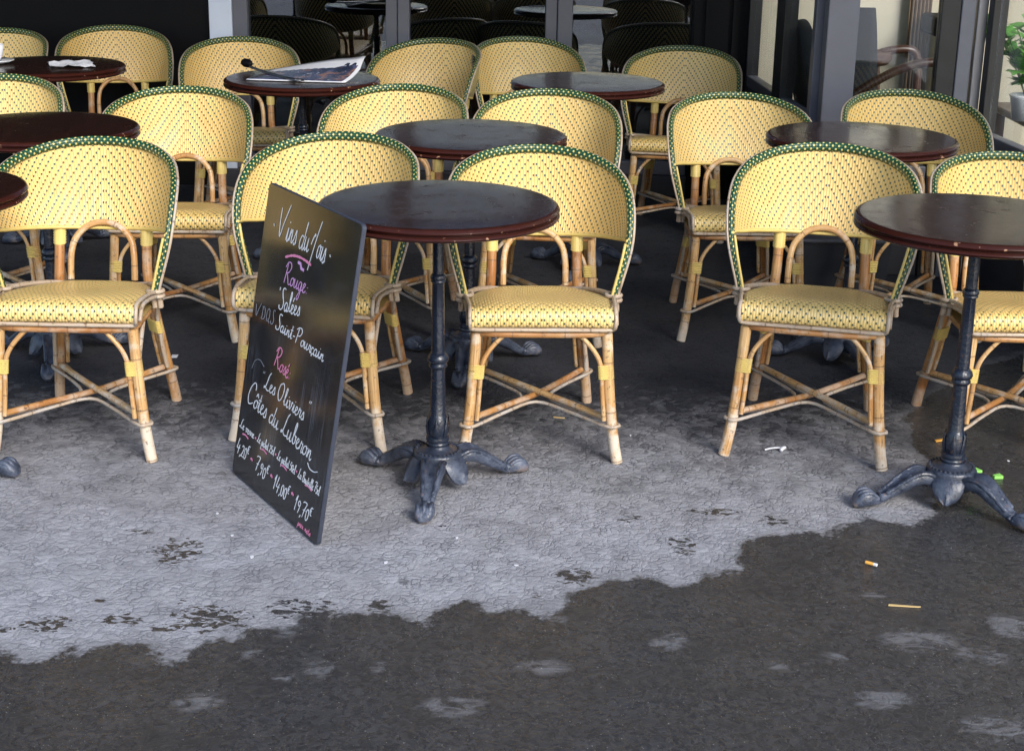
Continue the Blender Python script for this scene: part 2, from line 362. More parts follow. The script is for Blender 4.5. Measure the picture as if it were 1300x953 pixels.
def tube(mb, pts, r, sides=8, closed=False, cap=True, mi=0, ell=None, nfun=None):
    "r: number or list; ell=(a,b) half width/thickness with nfun(point)->normal direction for flat straps"
    P = [Vector(p) for p in pts]; N = len(P); rings = []; L = 0; Ls = []
    ref = None
    for i, p in enumerate(P):
        if closed: t = (P[(i + 1) % N] - P[i - 1]).normalized()
        else: t = (P[min(i + 1, N - 1)] - P[max(i - 1, 0)]).normalized()
        if nfun: nrm = nfun(p); nrm = (nrm - t * nrm.dot(t)).normalized()
        else:
            if ref is None: ref = Vector((0, 0, 1)) if abs(t.z) < .9 else Vector((1, 0, 0))
            nrm = (ref - t * ref.dot(t)).normalized(); ref = nrm
        wd = t.cross(nrm)
        rr = r[i] if isinstance(r, (list, tuple)) else r
        a, b = ell if ell else (rr, rr)
        rings.append([p + wd * a * math.cos(2 * math.pi * k / sides) + nrm * b * math.sin(2 * math.pi * k / sides) for k in range(sides)])
        if i: L += (P[i] - P[i - 1]).length
        Ls.append(L)
    Ls.append(L + (P[0] - P[-1]).length)
    mb.grid(rings, lambda i, j: (Ls[i], j / sides), closeu=closed, closev=True, mi=mi)
    if cap and not closed:
        for ring, tt, rev in ((rings[0], (P[0] - P[1]).normalized(), 1), (rings[-1], (P[-1] - P[-2]).normalized(), 0)):
            c = sum(ring, Vector()) / sides; rr = (ring[0] - c).length
            inner = [c + (q - c) * .7 + tt * rr * .22 for q in ring]
            vs = ring + inner + [c + tt * rr * .28]
            fs = [(k, (k + 1) % sides, sides + (k + 1) % sides, sides + k) for k in range(sides)] + [(sides + k, sides + (k + 1) % sides, 2 * sides) for k in range(sides)]
            mb.add(vs, fs, [[(0, 0)] * len(f) for f in fs], mi)
    return rings

def lathe(mb, prof, seg=48, fac=None, mi=0, c=(0, 0)):
    P = []
    for (r, z) in prof:
        row = []
        for k in range(seg):
            a = 2 * math.pi * k / seg; rr = r
            if fac and fac(z): 
                n = 8; st = 2 * math.pi / n; d = (a % st) - st / 2; rr = r * math.cos(st / 2) / math.cos(d) * 1.03
            row.append((c[0] + rr * math.cos(a), c[1] + rr * math.sin(a), z))
        P.append(row)
    mb.grid(P, None, closev=True, mi=mi)

def tag(o, label=None, cat=None, group=None, kind=None):
    if label: o['label'] = label
    if cat: o['category'] = cat
    if group: o['group'] = group
    if kind: o['kind'] = kind
    return o
def empty(name, loc=(0, 0, 0), rz=0):
    o = bpy.data.objects.new(name, None); COL.objects.link(o); o.location = loc; o.rotation_euler = (0, 0, rz); o.empty_display_size = .1
    return o
def copy_tree(o, parent=None):
    c = o.copy(); COL.objects.link(c)
    if parent is not None: c.parent = parent
    for ch in list(o.children): copy_tree(ch, c)
    return c

# ------------------------------------------------------------------ ground
WETLINE = [(-1.048, 2.845), (-1.01, 2.836), (-.985, 2.798), (-.953, 2.812), (-.927, 2.849), (-.909, 2.874), (-.882, 2.835), (-.862, 2.869), (-.822, 2.887), (-.766, 2.896), (-.73, 2.881), (-.702, 2.809), (-.662, 2.833), (-.65, 2.894), (-.572, 2.921), (-.539, 2.975), (-.48, 2.978), (-.444, 3.026), (-.36, 3.037), (-.247, 3.034), (-.168, 3.008), (-.154, 3.075), (-.086, 3.116), (-.041, 3.068), (.011, 3.082), (.072, 3.047), (.107, 3.086), (.126, 3.144), (.182, 3.194), (.247, 3.237), (.312, 3.252), (.399, 3.207), (.47, 3.267), (.531, 3.312), (.55, 3.292), (.536, 3.355), (.568, 3.446), (.655, 3.51), (.715, 3.522), (.79, 3.502), (.832, 3.565), (.913, 3.618), (1.003, 3.573), (1.092, 3.636), (1.098, 3.713), (1.168, 3.866), (1.189, 4.004), (1.154, 4.068), (1.176, 4.252), (1.194, 4.375), (1.3, 4.56), (1.516, 4.847), (1.757, 5.033)]
SPLASH = [(-.898, 3.453, .038, .014), (-.792, 3.341, .06, .072), (-.986, 2.968, .057, .037), (-1.067, 2.944, .023, .018), (-.914, 3.078, .024, .012), (-.721, 3.09, .017, .012), (-.652, 3.007, .088, .06), (-.832, 2.992, .042, .03), (-.731, 2.96, .034, .022), (-.444, 3.06, .076, .046), (-.279, 3.078, .031, .03), (.523, 3.64, .061, .026), (.671, 3.592, .036, .03), (.428, 3.439, .035, .065), (.16, 3.246, .048, .042), (.307, 3.585, .032, .025), (.064, 3.149, .018, .012), (-.168, 3.515, .012, .01)]
PALE = [(.883, 2.968, .068, .044), (1.001, 2.907, .05, .032), (1.108, 3.041, .044, .047), (.361, 2.954, .024, .028), (.338, 2.929, .034, .021), (.837, 3.182, .022, .016), (.106, 3.037, .024, .015), (.331, 2.939, .02, .018), (.078, 2.828, .049, .026), (.689, 2.885, .023, .024), (-.007, 3.186, .018, .012), (-.528, 2.855, .02, .013), (-.469, 2.96, .027, .029), (-.262, 2.816, .016, .02), (-.381, 2.795, .026, .026), (-.759, 2.797, .022, .013), (-.448, 2.761, .016, .016), (.568, 2.847, .02, .017), (.75, 2.72, .05, .03), (-.1, 2.66, .06, .03), (-.6, 2.66, .04, .03), (.95, 2.62, .06, .04)]
def make_ground():
    ax = [-300, -80, -25, -8, -4] + list(np.arange(-2.6, 2.6001, .02)) + [4, 8, 25, 80, 300]
    ay = [-300, -80, -25, -8, -2, 1, 1.8] + list(np.arange(2.3, 6.001, .02)) + list(np.arange(6.1, 8.01, .1)) + [9, 12, 25, 80, 300]
    X, Y = np.meshgrid(np.array(ax, float), np.array(ay, float)); nx, ny = len(ax), len(ay)
    Z = np.zeros_like(X)
    inn = (abs(X) < 2.5) & (Y > 2.2) & (Y < 8)
    Z += np.where(inn, .0012 * np.sin(X * 5.1 + 1.3 * Y) * np.cos(Y * 4.3), 0)
    V = np.stack([X, Y, Z], -1).reshape(-1, 3)
    idx = np.arange(nx * ny).reshape(ny, nx)
    F = np.stack([idx[:-1, :-1], idx[:-1, 1:], idx[1:, 1:], idx[1:, :-1]], -1).reshape(-1, 4)
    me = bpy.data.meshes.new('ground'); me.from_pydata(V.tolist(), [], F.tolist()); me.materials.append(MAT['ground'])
    p = V[:, :2]
    poly = [(-1.4, 2.83)] + WETLINE + [(2.6, 5.2), (6, 5.2), (6, 1), (-6, 1), (-6, 2.8)]
    poly = np.array(poly); d = np.full(len(p), 1e9); ins = np.zeros(len(p), bool)
    for i in range(len(poly)):
        a, b = poly[i], poly[(i + 1) % len(poly)]; ab = b - a
        t = np.clip(((p - a) @ ab) / (ab @ ab), 0, 1); d = np.minimum(d, np.linalg.norm(p - (a + t[:, None] * ab), axis=1))
        c1 = (a[1] > p[:, 1]) != (b[1] > p[:, 1])
        with np.errstate(divide='ignore', invalid='ignore'): xi = (b[0] - a[0]) * (p[:, 1] - a[1]) / (b[1] - a[1] + 1e-12) + a[0]
        ins ^= c1 & (p[:, 0] < xi)
    sd_ = np.clip(np.where(ins, d, -d), -.3, .3)
    def blobs(L, k=1.0):
        o = np.zeros(len(p))
        for x, y, a, b in L: o = np.maximum(o, np.clip(1.15 - (((p[:, 0] - x) / (a * k)) ** 2 + ((p[:, 1] - y) / (b * k)) ** 2) * .75, 0, 1))
        return o
    for n, a in (('wet', sd_), ('splash', blobs(SPLASH, 1.25)), ('pale', blobs(PALE, 1.25))):
        at = me.attributes.new(n, 'FLOAT', 'POINT'); at.data.foreach_set('value', a.astype(np.float32))
    me.shade_smooth()
    o = bpy.data.objects.new('ground', me); COL.objects.link(o); o['kind'] = 'structure'
make_ground()

# ------------------------------------------------------------------ cafe front (window walls)
def part_box(name, a, b, m, parent): 
    mb = MB(); mb.box(a, b); o = mb.build(name, m, parent, smooth=False)
    md = o.modifiers.new('bevel', 'BEVEL'); md.width = .004; md.segments = 2
    return o
YW = 7.62; ZT = 3.04
wall = tag(empty('window_wall', (0, YW, 0)), 'grey framed row of tall cafe windows behind the last row of chairs', 'window wall')
def wb(name, x0, x1, y0, y1, z0, z1, m, parent=wall, base=(0, YW, 0)):
    return part_box(name, (x0 - base[0], y0 - base[1], z0), (x1 - base[0], y1 - base[1], z1), m, parent)
for x0, x1 in ((-1.386, -1.315), (-.642, -.585), (-.583, -.527), (.134, .190), (.192, .265)):
    f = wb('frame', x0, x1, YW - .035 if x0 != -.583 and x0 != .192 else YW - .05, YW + .06, .10, ZT, MAT['frame'])
for x0, x1 in ((-1.315, -.642), (-.527, .134), (.265, .85)):
    wb('pane', x0, x1, YW + .012, YW + .018, .163, ZT - .1, MAT['glassr'])
    wb('rail', x0, x1, YW - .02, YW + .04, .10, .163, MAT['frame'])
wb('plinth', -1.5, 1.13, YW - .06, YW + .08, 0, .10, MAT['kick'])
pil = wb('pillar', -1.4969, -1.3861, YW - .055, YW + .08, .0, ZT, MAT['white'], None, (0, 0, 0)); tag(pil, 'pale blue white door post between black opening and windows', 'pillar')
dk = MB(); dk.box((-6, YW, 0), (-1.497, YW + .1, ZT)); dk = dk.build('black_wall', MAT['black'], smooth=False); tag(dk, 'black unlit wall behind the chairs at the back left', 'wall')
colm = MB(); colm.box((.85, YW - .10, 0), (1.13, YW + .12, ZT)); colm.box((.90, YW - .12, 0), (.915, YW - .10, ZT)); colm.box((1.03, YW - .12, 0), (1.045, YW - .10, ZT))
colm = colm.build('corner_column', MAT['black'], smooth=False); tag(colm, 'black corner column between rear windows and side windows', 'column')

def leaf(name, A, B, label, stiles, z0=.60, zt=ZT):
    "window wall from A to B (plan points); stiles: list of (t0,t1,material key,proud)"
    A = Vector((*A, 0)); B = Vector((*B, 0)); L = (B - A).length; d = (B - A) / L; n = Vector((-d.y, d.x, 0))
    root = empty(name, A, math.atan2(d.y, d.x)); tag(root, label, 'window wall')
    def bx(nm, s0, s1, t0, t1, za, zb, m): return part_box(nm, (s0, t0, za), (s1, t1, zb), m, root)
    for s0, s1, k, pr in stiles: bx('frame', s0, s1, -.03 - pr, .03 + pr, 0, zt, MAT[k])
    edges = sorted([(s0, s1) for s0, s1, _, _ in stiles])
    for (a0, a1), (b0, b1) in zip(edges[:-1], edges[1:]):
        if b0 - a1 > .04:
            bx('pane', a1, b0, -.003, .003, z0, zt, MAT['glasss' if abs(d.y) > .5 else 'glass'])
            bx('rail', a1, b0, -.024, .024, z0 - .05, z0, MAT['frame'])
            bx('panel', a1, b0, -.018, .018, .0, z0 - .05, MAT['kick'])
    return root
leaf('side_window_wall', (1.13, 7.50), (1.205, 6.16), 'side window wall running forward from the black corner column', [(0, .04, 'frame_dark', 0), (.62, .78, 'frame_dark', 0), (1.29, 1.34, 'frame', .002)], z0=.62)
leaf('porch_window_wall', (1.20, 6.10), (1.83, 6.10), 'grey framed window with armchair inside behind the right rear chair', [(0, .12, 'frame', .012), (.44, .515, 'frame_dark', 0), (.515, .57, 'frame', .006), (.58, .62, 'foil', .0)], z0=.45)
leaf('right_window_wall', (1.845, 6.06), (2.12, 3.6), 'right side window wall with ivy behind its glass', [(0, .05, 'frame_dark', 0), (1.2, 1.27, 'frame_dark', 0), (2.4, 2.47, 'frame_dark', 0)], z0=.60)

# interior seen through the glass
inter = MB(); inter.box((-6, 10.9, -.1), (6, 11.0, 3)); inter.box((-6, YW + .1, -.08), (6, 11, .002))
o = inter.build('interior_wall', MAT['black'], smooth=False); tag(o, kind='structure')
o = MB(); o.box((1.15, 7.62, .003), (4.2, 7.68, 2.6)); o = o.build('cream_partition', MAT['cream'], smooth=False); tag(o, 'cream panelled partition inside the cafe behind the window', 'partition')
o = MB(); o.box((1.22, 6.15, .0), (4.2, 7.6, .01)); o = o.build('cafe_floor', MAT['floor_in'], smooth=False); tag(o, kind='structure')
cur = MB(); P = []
for i in range(25):
    x = 1.885 + i * .0045; P.append([(x, 7.55 + .012 * math.sin(i * 1.6), z) for z in (.02, 2.5)])
cur.grid(P); o = cur.build('curtain', MAT['brownp']); tag(o, 'brown vertical curtain strip inside against cream partition', 'curtain'); md = o.modifiers.new('t', 'SOLIDIFY'); md.thickness = .004
# armchair inside
ac = tag(empty('armchair', (1.665, 6.70, 0)), 'dark wooden armchair with curved arm inside the window', 'armchair')
mb = MB(); tube(mb, catmull([(-.36, -.12, .56), (-.27, -.12, .63), (-.12, -.12, .73), (.00, -.12, .785), (.11, -.12, .80), (.155, -.12, .76), (.165, -.12, .6), (.17, -.12, .02)], 6), .020, 8); mb.build('arm', MAT['wood'], ac)
mb = MB(); tube(mb, catmull([(-.36, .38, .56), (-.27, .38, .63), (-.12, .38, .73), (.00, .38, .785), (.11, .38, .80), (.155, .38, .76), (.165, .38, .6), (.17, .38, .02)], 6), .020, 8); mb.build('arm', MAT['wood'], ac)
mb = MB(); mb.box((-.4, -.10, .36), (.16, .36, .46)); o = mb.build('seat', MAT['fabric'], ac, smooth=False); o.modifiers.new('b', 'BEVEL').width = .03
for yy in (-.10, .36):
    mb = MB(); tube(mb, [(-.40, yy, .55), (-.42, yy, 0)], .016, 8); mb.build('leg', MAT['wood'], ac)
mb = MB(); P = []
for i in range(9):
    y = -.12 + i * .06; w = math.sin(i / 8 * math.pi) ** .4
    P.append([(-.36 - .10 * t, y, .42 + (.42 + .10 * w) * t) for t in (0, .25, .5, .75, 1)])
mb.grid(P); o = mb.build('backrest', MAT['fabric'], ac); o.modifiers.new('t', 'SOLIDIFY').thickness = .05
# tall dark chair back close to the glass
dc = tag(empty('dining_chair', (1.45, 6.55, 0)), 'charcoal upholstered chair back standing just inside the glass', 'chair')
mb = MB(); P = []
for j in range(11):
    z = .42 + j * .060; w = .085 * (1 - .35 * (j / 10) ** 3); P.append([(x * w, .05 + .04 * (j / 10), z) for x in (-1, -.5, 0, .5, 1)])
mb.grid(P); o = mb.build('backrest', MAT['fabric'], dc); o.modifiers.new('t', 'SOLIDIFY').thickness = .035
mb = MB(); mb.box((-.15, -.12, .38), (.15, .06, .45)); o = mb.build('seat', MAT['fabric'], dc, smooth=False); o.modifiers.new('b', 'BEVEL').width = .02
for x in (-.13, .13):
    for y in (-.1, .05):
        mb = MB(); tube(mb, [(x, y, .39), (x, y, .01)], .014, 6); mb.build('leg', MAT['wood'], dc)
# dark cabinet with glossy front against the partition
mb = MB(); mb.box((1.99, 7.28, 0), (2.4, 7.6, .84)); o = mb.build('cabinet', MAT['cream'], smooth=False)
cb = tag(o, 'pale cabinet standing inside against the cream partition', 'cabinet')
mb = MB(); mb.box((1.93, 7.24, .842), (2.25, 7.5, .93)); o = mb.build('speaker', MAT['black'], smooth=False); tag(o, 'black boxy speaker on the pale cabinet inside', 'speaker'); o.modifiers.new('b', 'BEVEL').width = .01
# bar stools / frames visible in the narrow side pane
st = tag(empty('bar_stool', (1.52, 7.05, 0)), 'dark bar stool inside seen through the narrow side window', 'stool')
mb = MB(); lathe(mb, [(0, .74), (.16, .74), (.175, .76), (.17, .79), (0, .80)], 24); mb.build('seat', MAT['wood'], st)
for k in range(4):
    a = math.pi / 4 + k * math.pi / 2; mb = MB(); tube(mb, [(.13 * math.cos(a), .13 * math.sin(a), .75), (.21 * math.cos(a), .21 * math.sin(a), .01)], .013, 6); mb.build('leg', MAT['wood'], st)
# window table with ivy and papers
wt = tag(empty('window_table', (2.36, 6.25, 0)), 'small dark table inside the right window wall', 'table')
mb = MB(); mb.box((-.28, -.45, .58), (.28, .55, .61)); o = mb.build('top', MAT['wood'], wt, smooth=False); o.modifiers.new('b', 'BEVEL').width = .006
for x in (-.24, .24):
    for y in (-.4, .5):
        mb = MB(); mb.box((x - .02, y - .02, 0), (x + .02, y + .02, .58)); mb.build('leg', MAT['wood'], wt, smooth=False)
iv = tag(empty('potted_ivy', (2.07, 6.28, .612)), 'leafy green ivy in a pale pot behind the right glass', 'plant')
mb = MB(); lathe(mb, [(0, 0), (.045, 0), (.06, .09), (.066, .10), (.06, .105), (.05, .09), (0, .085)], 24); mb.build('pot', MAT['porcelain'], iv)
rng = random.Random(3); stems = MB()
lv = MB(); lv.add([(0, 0, 0), (-.022, .012, .003), (-.026, .034, 0), (-.012, .036, .002), (0, .062, -.003), (.012, .036, .002), (.026, .034, 0), (.022, .012, .003), (0, .03, .006)], [(0, 8, 1), (1, 8, 2), (2, 8, 3), (3, 8, 4), (4, 8, 5), (5, 8, 6), (6, 8, 7), (7, 8, 0)])
leafo = None
for s in range(13):
    a = rng.uniform(0, 6.28) if s > 8 else rng.uniform(2.4, 4.4); p = [Vector((0, 0, .09))]
    for k in range(5): p.append(p[-1] + Vector((math.cos(a) * .038, math.sin(a) * .045, .088 - .014 * k + rng.uniform(-.01, .01))))
    pp = catmull(p, 3); tube(stems, pp, .0018, 5)
    for k in range(2, len(pp), 2):
        if leafo is None: L_ = leafo = lv.build('leaf', MAT['leaf'], iv)
        else: L_ = leafo.copy(); COL.objects.link(L_)
        L_.location = pp[k]; L_.rotation_euler = (rng.uniform(-.2, 1.2), rng.uniform(-.5, .5), rng.uniform(0, 6.28)); sc_ = rng.uniform(.8, 1.5); L_.scale = (sc_,) * 3
stems.build('stems', MAT['stem'], iv)
mb = MB(); mb.box((-.09, -.06, 0), (.09, .06, .004)); o = mb.build('menu_card', MAT['paper'], smooth=False); o.location = (2.28, 6.62, .6105); o.rotation_euler = (0, 0, .5); tag(o, 'white paper lying on the dark table behind the right glass', 'paper')

# awning and facade over the terrace
mb = MB(); mb.box((-7, 3.95, 3.05), (2.25, YW + .1, 3.12)); mb.box((-7, 3.93, 2.80), (2.25, 3.96, 3.12)); o = mb.build('unseen_awning', MAT['soffit'], smooth=False); tag(o, kind='structure')  # unseen; right end cut short so sky light brightens the room inside
mb = MB(); mb.box((-14, YW + .1, 3.13), (14, YW + .5, 14)); o = mb.build('facade', MAT['facade'], smooth=False); tag(o, kind='structure')

# grey planter between the legs of the chairs
pb = tag(empty('planter_box', (1.27, 5.88, 0)), 'low dark grey planter box with pale rim beyond the right chairs', 'planter')
mb = MB(); mb.add([(-.17, -.10, 0), (.17, -.10, 0), (.17, .10, 0), (-.17, .10, 0), (-.185, -.115, .205), (.185, -.115, .205), (.185, .115, .205), (-.185, .115, .205)], [(0, 1, 2, 3), (0, 4, 5, 1), (1, 5, 6, 2), (2, 6, 7, 3), (3, 7, 4, 0), (4, 7, 6, 5)])
mb.build('body', MAT['bin'], pb, smooth=False)
mb = MB(); tube(mb, [(-.19, -.12, .212), (.19, -.12, .212), (.19, .12, .212), (-.19, .12, .212)], .008, 6, closed=True); mb.build('rim', MAT['binrim'], pb)

# ------------------------------------------------------------------ the cane chair
HALF = [(.207, .18, .425), (.214, .18, .46), (.228, .183, .51), (.243, .19, .57), (.250, .21, .625), (.251, .25, .68), (.243, .31, .722), (.216, .39, .753), (.155, .465, .776), (.08, .505, .787), (0, .518, .79)]
RIMP = catmull(HALF + [(-x, y, z) for x, y, z in HALF[-2::-1]], 5)
def outn(p): return Vector((p.x * 1.0, (p.y - .17) * 1.1 if p.y > .17 else 0, 0)).normalized() if abs(p.x) > .02 or p.y > .3 else Vector((0, 1, 0))
def hull_ring(circles, n=28):
    pts = [Vector((cx + r * math.cos(2 * math.pi * k / 20), cy + r * math.sin(2 * math.pi * k / 20), 0)) for cx, cy, r in circles for k in range(20)]
    c = sum((Vector((a, b, 0)) for a, b, _ in circles), Vector()) / len(circles)
    out = []
    for k in range(n):   # support-function outline
        d = Vector((math.cos(2 * math.pi * k / n), math.sin(2 * math.pi * k / n), 0))
        out.append(max(pts, key=lambda p: (p - c).dot(d)))
    return out
def binding(parent, circles, z0, z1, turns=7, slope=(0, 0)):
    mb = MB(); ring = hull_ring(circles); c = sum(ring, Vector()) / len(ring); P = []
    for i in range(turns * 2 + 1):
        z = z0 + (z1 - z0) * i / (turns * 2); k = 1.0 + (.06 if i % 2 else -.05)
        P.append([(c.x + (p.x - c.x) * k + slope[0] * (z - z0), c.y + (p.y - c.y) * k + slope[1] * (z - z0), z) for p in ring])
    mb.grid(P, None, closev=True); mb.add(P[0], [tuple(range(len(ring)))]); mb.add(P[-1], [tuple(range(len(ring)))])
    return mb.build('binding', MAT['wrap'], parent, angle=70)

def make_chair():
    root = empty('cane_chair')
    # seat
    prof = [(.016, .380), (.004, .388), (-.002, .403), (.000, .424), (.010, .440), (.028, .448), (.06, .451), (.11, .449), (.17, .443), (.24, .432), (.31, .420), (.37, .409), (.405, .402), (.424, .394), (.430, .380)]
    prof = [(p.x, .450 - (.450 - p.y) * (.85 if p.x < .03 else 1)) for p in catmull([(a, b, 0) for a, b in prof], 2)]
    wk = [(-.01, .190), (.02, .192), (.10, .196), (.18, .198), (.26, .186), (.34, .163), (.40, .135), (.425, .115), (.44, .10)]
    def hw(y): return float(np.interp(y, [a for a, _ in wk], [b for _, b in wk]))
    Ls = [0]
    for a, b in zip(prof[:-1], prof[1:]): Ls.append(Ls[-1] + math.dist(a, b))
    S_ = [-1, -.985, -.95, -.88, -.75, -.6, -.4, -.2, 0, .2, .4, .6, .75, .88, .95, .985, 1]
    P = [[(s * hw(y), y, z - (.014 if y > .03 else .003) * abs(s) ** 6 - (.018 if abs(s) == 1 and y > .03 else 0) - .010 * (1 - s * s) * math.sin(max(0, min(1, (y - .05) / .35)) * math.pi)) for s in S_] for y, z in prof]
    mb = MB(); mb.grid(P, lambda i, j: (S_[j] * .195, Ls[i]))
    mb.add([(s * hw(y), y, .391) for y in (.016, .1, .2, .3, .4, .43) for s in (-1, 1)], [(2 * i, 2 * i + 1, 2 * i + 3, 2 * i + 2) for i in range(5)])
    mb.build('seat', MAT['seatweave'], root)
    mb = MB()
    side = [(.192, .010, .389), (.196, -.004, .404), (.197, .0, .428), (.196, .016, .444), (.199, .06, .447), (.203, .12, .443), (.210, .165, .437), (.224, .185, .434)]
    side2 = [(.214, .20, .432), (.196, .25, .424), (.175, .32, .412), (.14, .40, .395), (.10, .43, .385), (0, .438, .382)]
    full = catmull(side, 4)
    tube(mb, catmull([(0, .008, .387), (.10, .008, .387), (.17, .008, .387)] + side, 4), .0058, 7)
    tube(mb, [Vector((-p.x, p.y, p.z)) for p in catmull([(0, .008, .387), (.10, .008, .387), (.17, .008, .387)] + side, 4)], .0058, 7)
    low = [(.201, .02, .398), (.202, .05, .430), (.206, .11, .431), (.213, .165, .424), (.224, .19, .418)]
    for sx in (1, -1): tube(mb, [Vector((sx * p.x, p.y, p.z)) for p in catmull(low, 4)], .006, 7); tube(mb, [Vector((sx * p.x, p.y, p.z)) for p in catmull(side2, 4)], .008, 7)
    mb.build('seat_trim', MAT['cane_grey'], root)
    mb = MB(); tube(mb, catmull([(.165, .03, .372), (.182, .12, .372), (.175, .25, .37), (.13, .40, .368), (.0, .42, .368), (-.13, .40, .368), (-.175, .25, .37), (-.182, .12, .372), (-.165, .03, .372), (0, .022, .370)], 4, closed=True), .010, 8, closed=True)
    mb.build('seat_frame', MAT['cane_dark'], root)
    # backrest shell
    k0 = next(i for i, p in enumerate(RIMP) if p.z > .60); top = RIMP[k0:len(RIMP) - k0]
    n = len(top); seg = [0]
    for a, b in zip(top[:-1], top[1:]): seg.append(seg[-1] + (b - a).length)
    bot = catmull([(.240, .185, .592), (.236, .235, .585), (.222, .30, .572), (.190, .375, .560), (.130, .435, .550), (.065, .462, .545), (0, .470, .543), (-.065, .462, .545), (-.130, .435, .550), (-.190, .375, .560), (-.222, .30, .572), (-.236, .235, .585), (-.240, .185, .592)], 8)
    bs = [0]
    for a, b in zip(bot[:-1], bot[1:]): bs.append(bs[-1] + (b - a).length)
    NV = 14
    P = []; U = []
    for i in range(n):
        f = seg[i] / seg[-1]; xb = np.interp(f * bs[-1], bs, [q.x for q in bot]); yb = np.interp(f * bs[-1], bs, [q.y for q in bot]); zb = np.interp(f * bs[-1], bs, [q.z for q in bot])
        B = Vector((xb, yb, zb)); T = top[i]
        row = []
        for j in range(NV + 1):
            t = j / NV; q = B.lerp(T, t); row.append(q + outn(q) * .010 * math.sin(t * math.pi))
        P.append(row); U.append((f - .5) * (.5 * seg[-1] + .5 * bs[-1]))
    mb = MB(); mb.grid(P, lambda i, j: (U[i], j / NV * .238)); o = mb.build('backrest', [MAT['weave'], MAT['rearweave']], root)
    # give the shell real thickness: outer face in the darker rear weave
    mo = MB(); Q = [[q + outn(q) * .007 for q in row] for row in P]
    mo.grid(Q, lambda i, j: (U[i], j / NV * .238)); mo.build('backrest_rear', MAT['rearweave'], root)
    mb = MB(); tube(mb, [q + Vector((0, 0, 0)) for q in [row[0] + outn(row[0]) * .003 for row in P]], .0058, 7); mb.build('lower_edge', MAT['wrap'], root)
    # woven rim and its cane
    mb = MB(); tube(mb, RIMP, .01, 16, ell=(.0138, .0095), nfun=outn); mb.build('woven_rim', MAT['rim'], root)
    mb = MB(); CO = []
    for i, p in enumerate(RIMP):
        t = (RIMP[min(i + 1, len(RIMP) - 1)] - RIMP[max(i - 1, 0)]).normalized(); nn = outn(p); nn = (nn - t * nn.dot(t)).normalized(); w = t.cross(nn)
        CO.append(p + nn * .0105 + w * (.007 if w.dot(Vector((p.x, 0, .3))) > 0 else -.007))
    tube(mb, CO, .0042, 7); mb.build('rim_cane', MAT['cane_grey'], root)
    for sx in (1, -1):
        mb = MB(); tube(mb, catmull([(sx * .236, .182, .585), (sx * .224, .171, .53), (sx * .210, .169, .47), (sx * .203, .169, .44)], 4), .0042, 6)
        mb.build('arm_lining', MAT['wrap'], root)
    for sx in (1, -1):
        mb = MB()
        for z in (.423, .437): tube(mb, [(sx * (.2085 + .0205 * math.cos(a)), .182 + .0165 * math.sin(a), z) for a in [2 * math.pi * k / 14 for k in range(14)]], .0062, 7, closed=True)
        tube(mb, [(sx * .201, .184, .43), (sx * .203, .19, .388)], .0085, 8); tube(mb, [(sx * .216, .184, .43), (sx * .219, .19, .388)], .0085, 8)
        mb.build('arm_joint', MAT['cane_grey'], root)
    # arch
    arch = [(.092, .424, .40), (.092, .43, .44), (.090, .438, .475)] + [(.090 * math.cos(a), .44 + .028 * math.sin(a), .475 + .085 * math.sin(a)) for a in [R(x) for x in (25, 50, 70, 90, 110, 130, 155)]] + [(-.090, .438, .475), (-.092, .43, .44), (-.092, .424, .40)]
    mb = MB(); tube(mb, catmull(arch, 4), .0095, 10); mb.build('arch', MAT['cane'], root)
    for sx in (1, -1):
        # front leg, its braces and binding
        pts = [(sx * .216, .010, .002), (sx * .207, .016, .05), (sx * .196, .022, .13), (sx * .186, .028, .24), (sx * .178, .034, .37)]
        cp = catmull(pts, 5); rr = [.0158 - .0008 * i / len(cp) for i in range(len(cp))]
        mb = MB(); tube(mb, cp, rr, 12); leg = mb.build('leg', MAT['cane'], root)
        mb = MB(); tube(mb, catmull([(sx * .175, .012, .125), (sx * .169, .016, .20), (sx * .163, .018, .275), (sx * .148, .022, .315), (sx * .118, .026, .352), (sx * .092, .03, .374)], 4), .0066, 8); mb.build('brace', MAT['cane'], root)
        mb = MB(); tube(mb, catmull([(sx * .197, .043, .125), (sx * .190, .048, .20), (sx * .186, .052, .275), (sx * .187, .075, .325), (sx * .186, .115, .368)], 4), .0066, 8); mb.build('brace', MAT['cane_grey'], root)
        binding(leg, [(sx * .1855, .0285, .0152), (sx * .1655, .0175, .0078), (sx * .1875, .0505, .0078)], .243, .283, slope=(sx * -.085, .045))
        # rear leg continuing as the back post
        pts = [(sx * .176, .512, .002), (sx * .170, .500, .06), (sx * .158, .478, .15), (sx * .146, .456, .25), (sx * .134, .437, .35), (sx * .128, .432, .41), (sx * .126, .445, .48), (sx * .125, .460, .55)]
        cp = catmull(pts, 4); mb = MB(); tube(mb, cp, [.0158 - .0015 * i / len(cp) for i in range(len(cp))], 12); leg = mb.build('leg', MAT['cane_dark'], root)
        mb = MB(); tube(mb, catmull([(sx * .139, .490, .125), (sx * .130, .472, .20), (sx * .122, .456, .275), (sx * .100, .445, .325), (sx * .06, .435, .365)], 4), .0066, 8); mb.build('brace', MAT['cane'], root)
        mb = MB(); tube(mb, catmull([(sx * .166, .458, .125), (sx * .158, .440, .20), (sx * .152, .428, .275), (sx * .158, .395, .325), (sx * .168, .34, .365)], 4), .0066, 8); mb.build('brace', MAT['cane_grey'], root)
        binding(leg, [(sx * .1465, .456, .0156), (sx * .1255, .463, .0078), (sx * .1545, .4335, .0078)], .236, .276, slope=(sx * -.12, -.2))
        binding(leg, [(sx * .1256, .4505, .0176)], .498, .549, slope=(sx * -.005, .2))
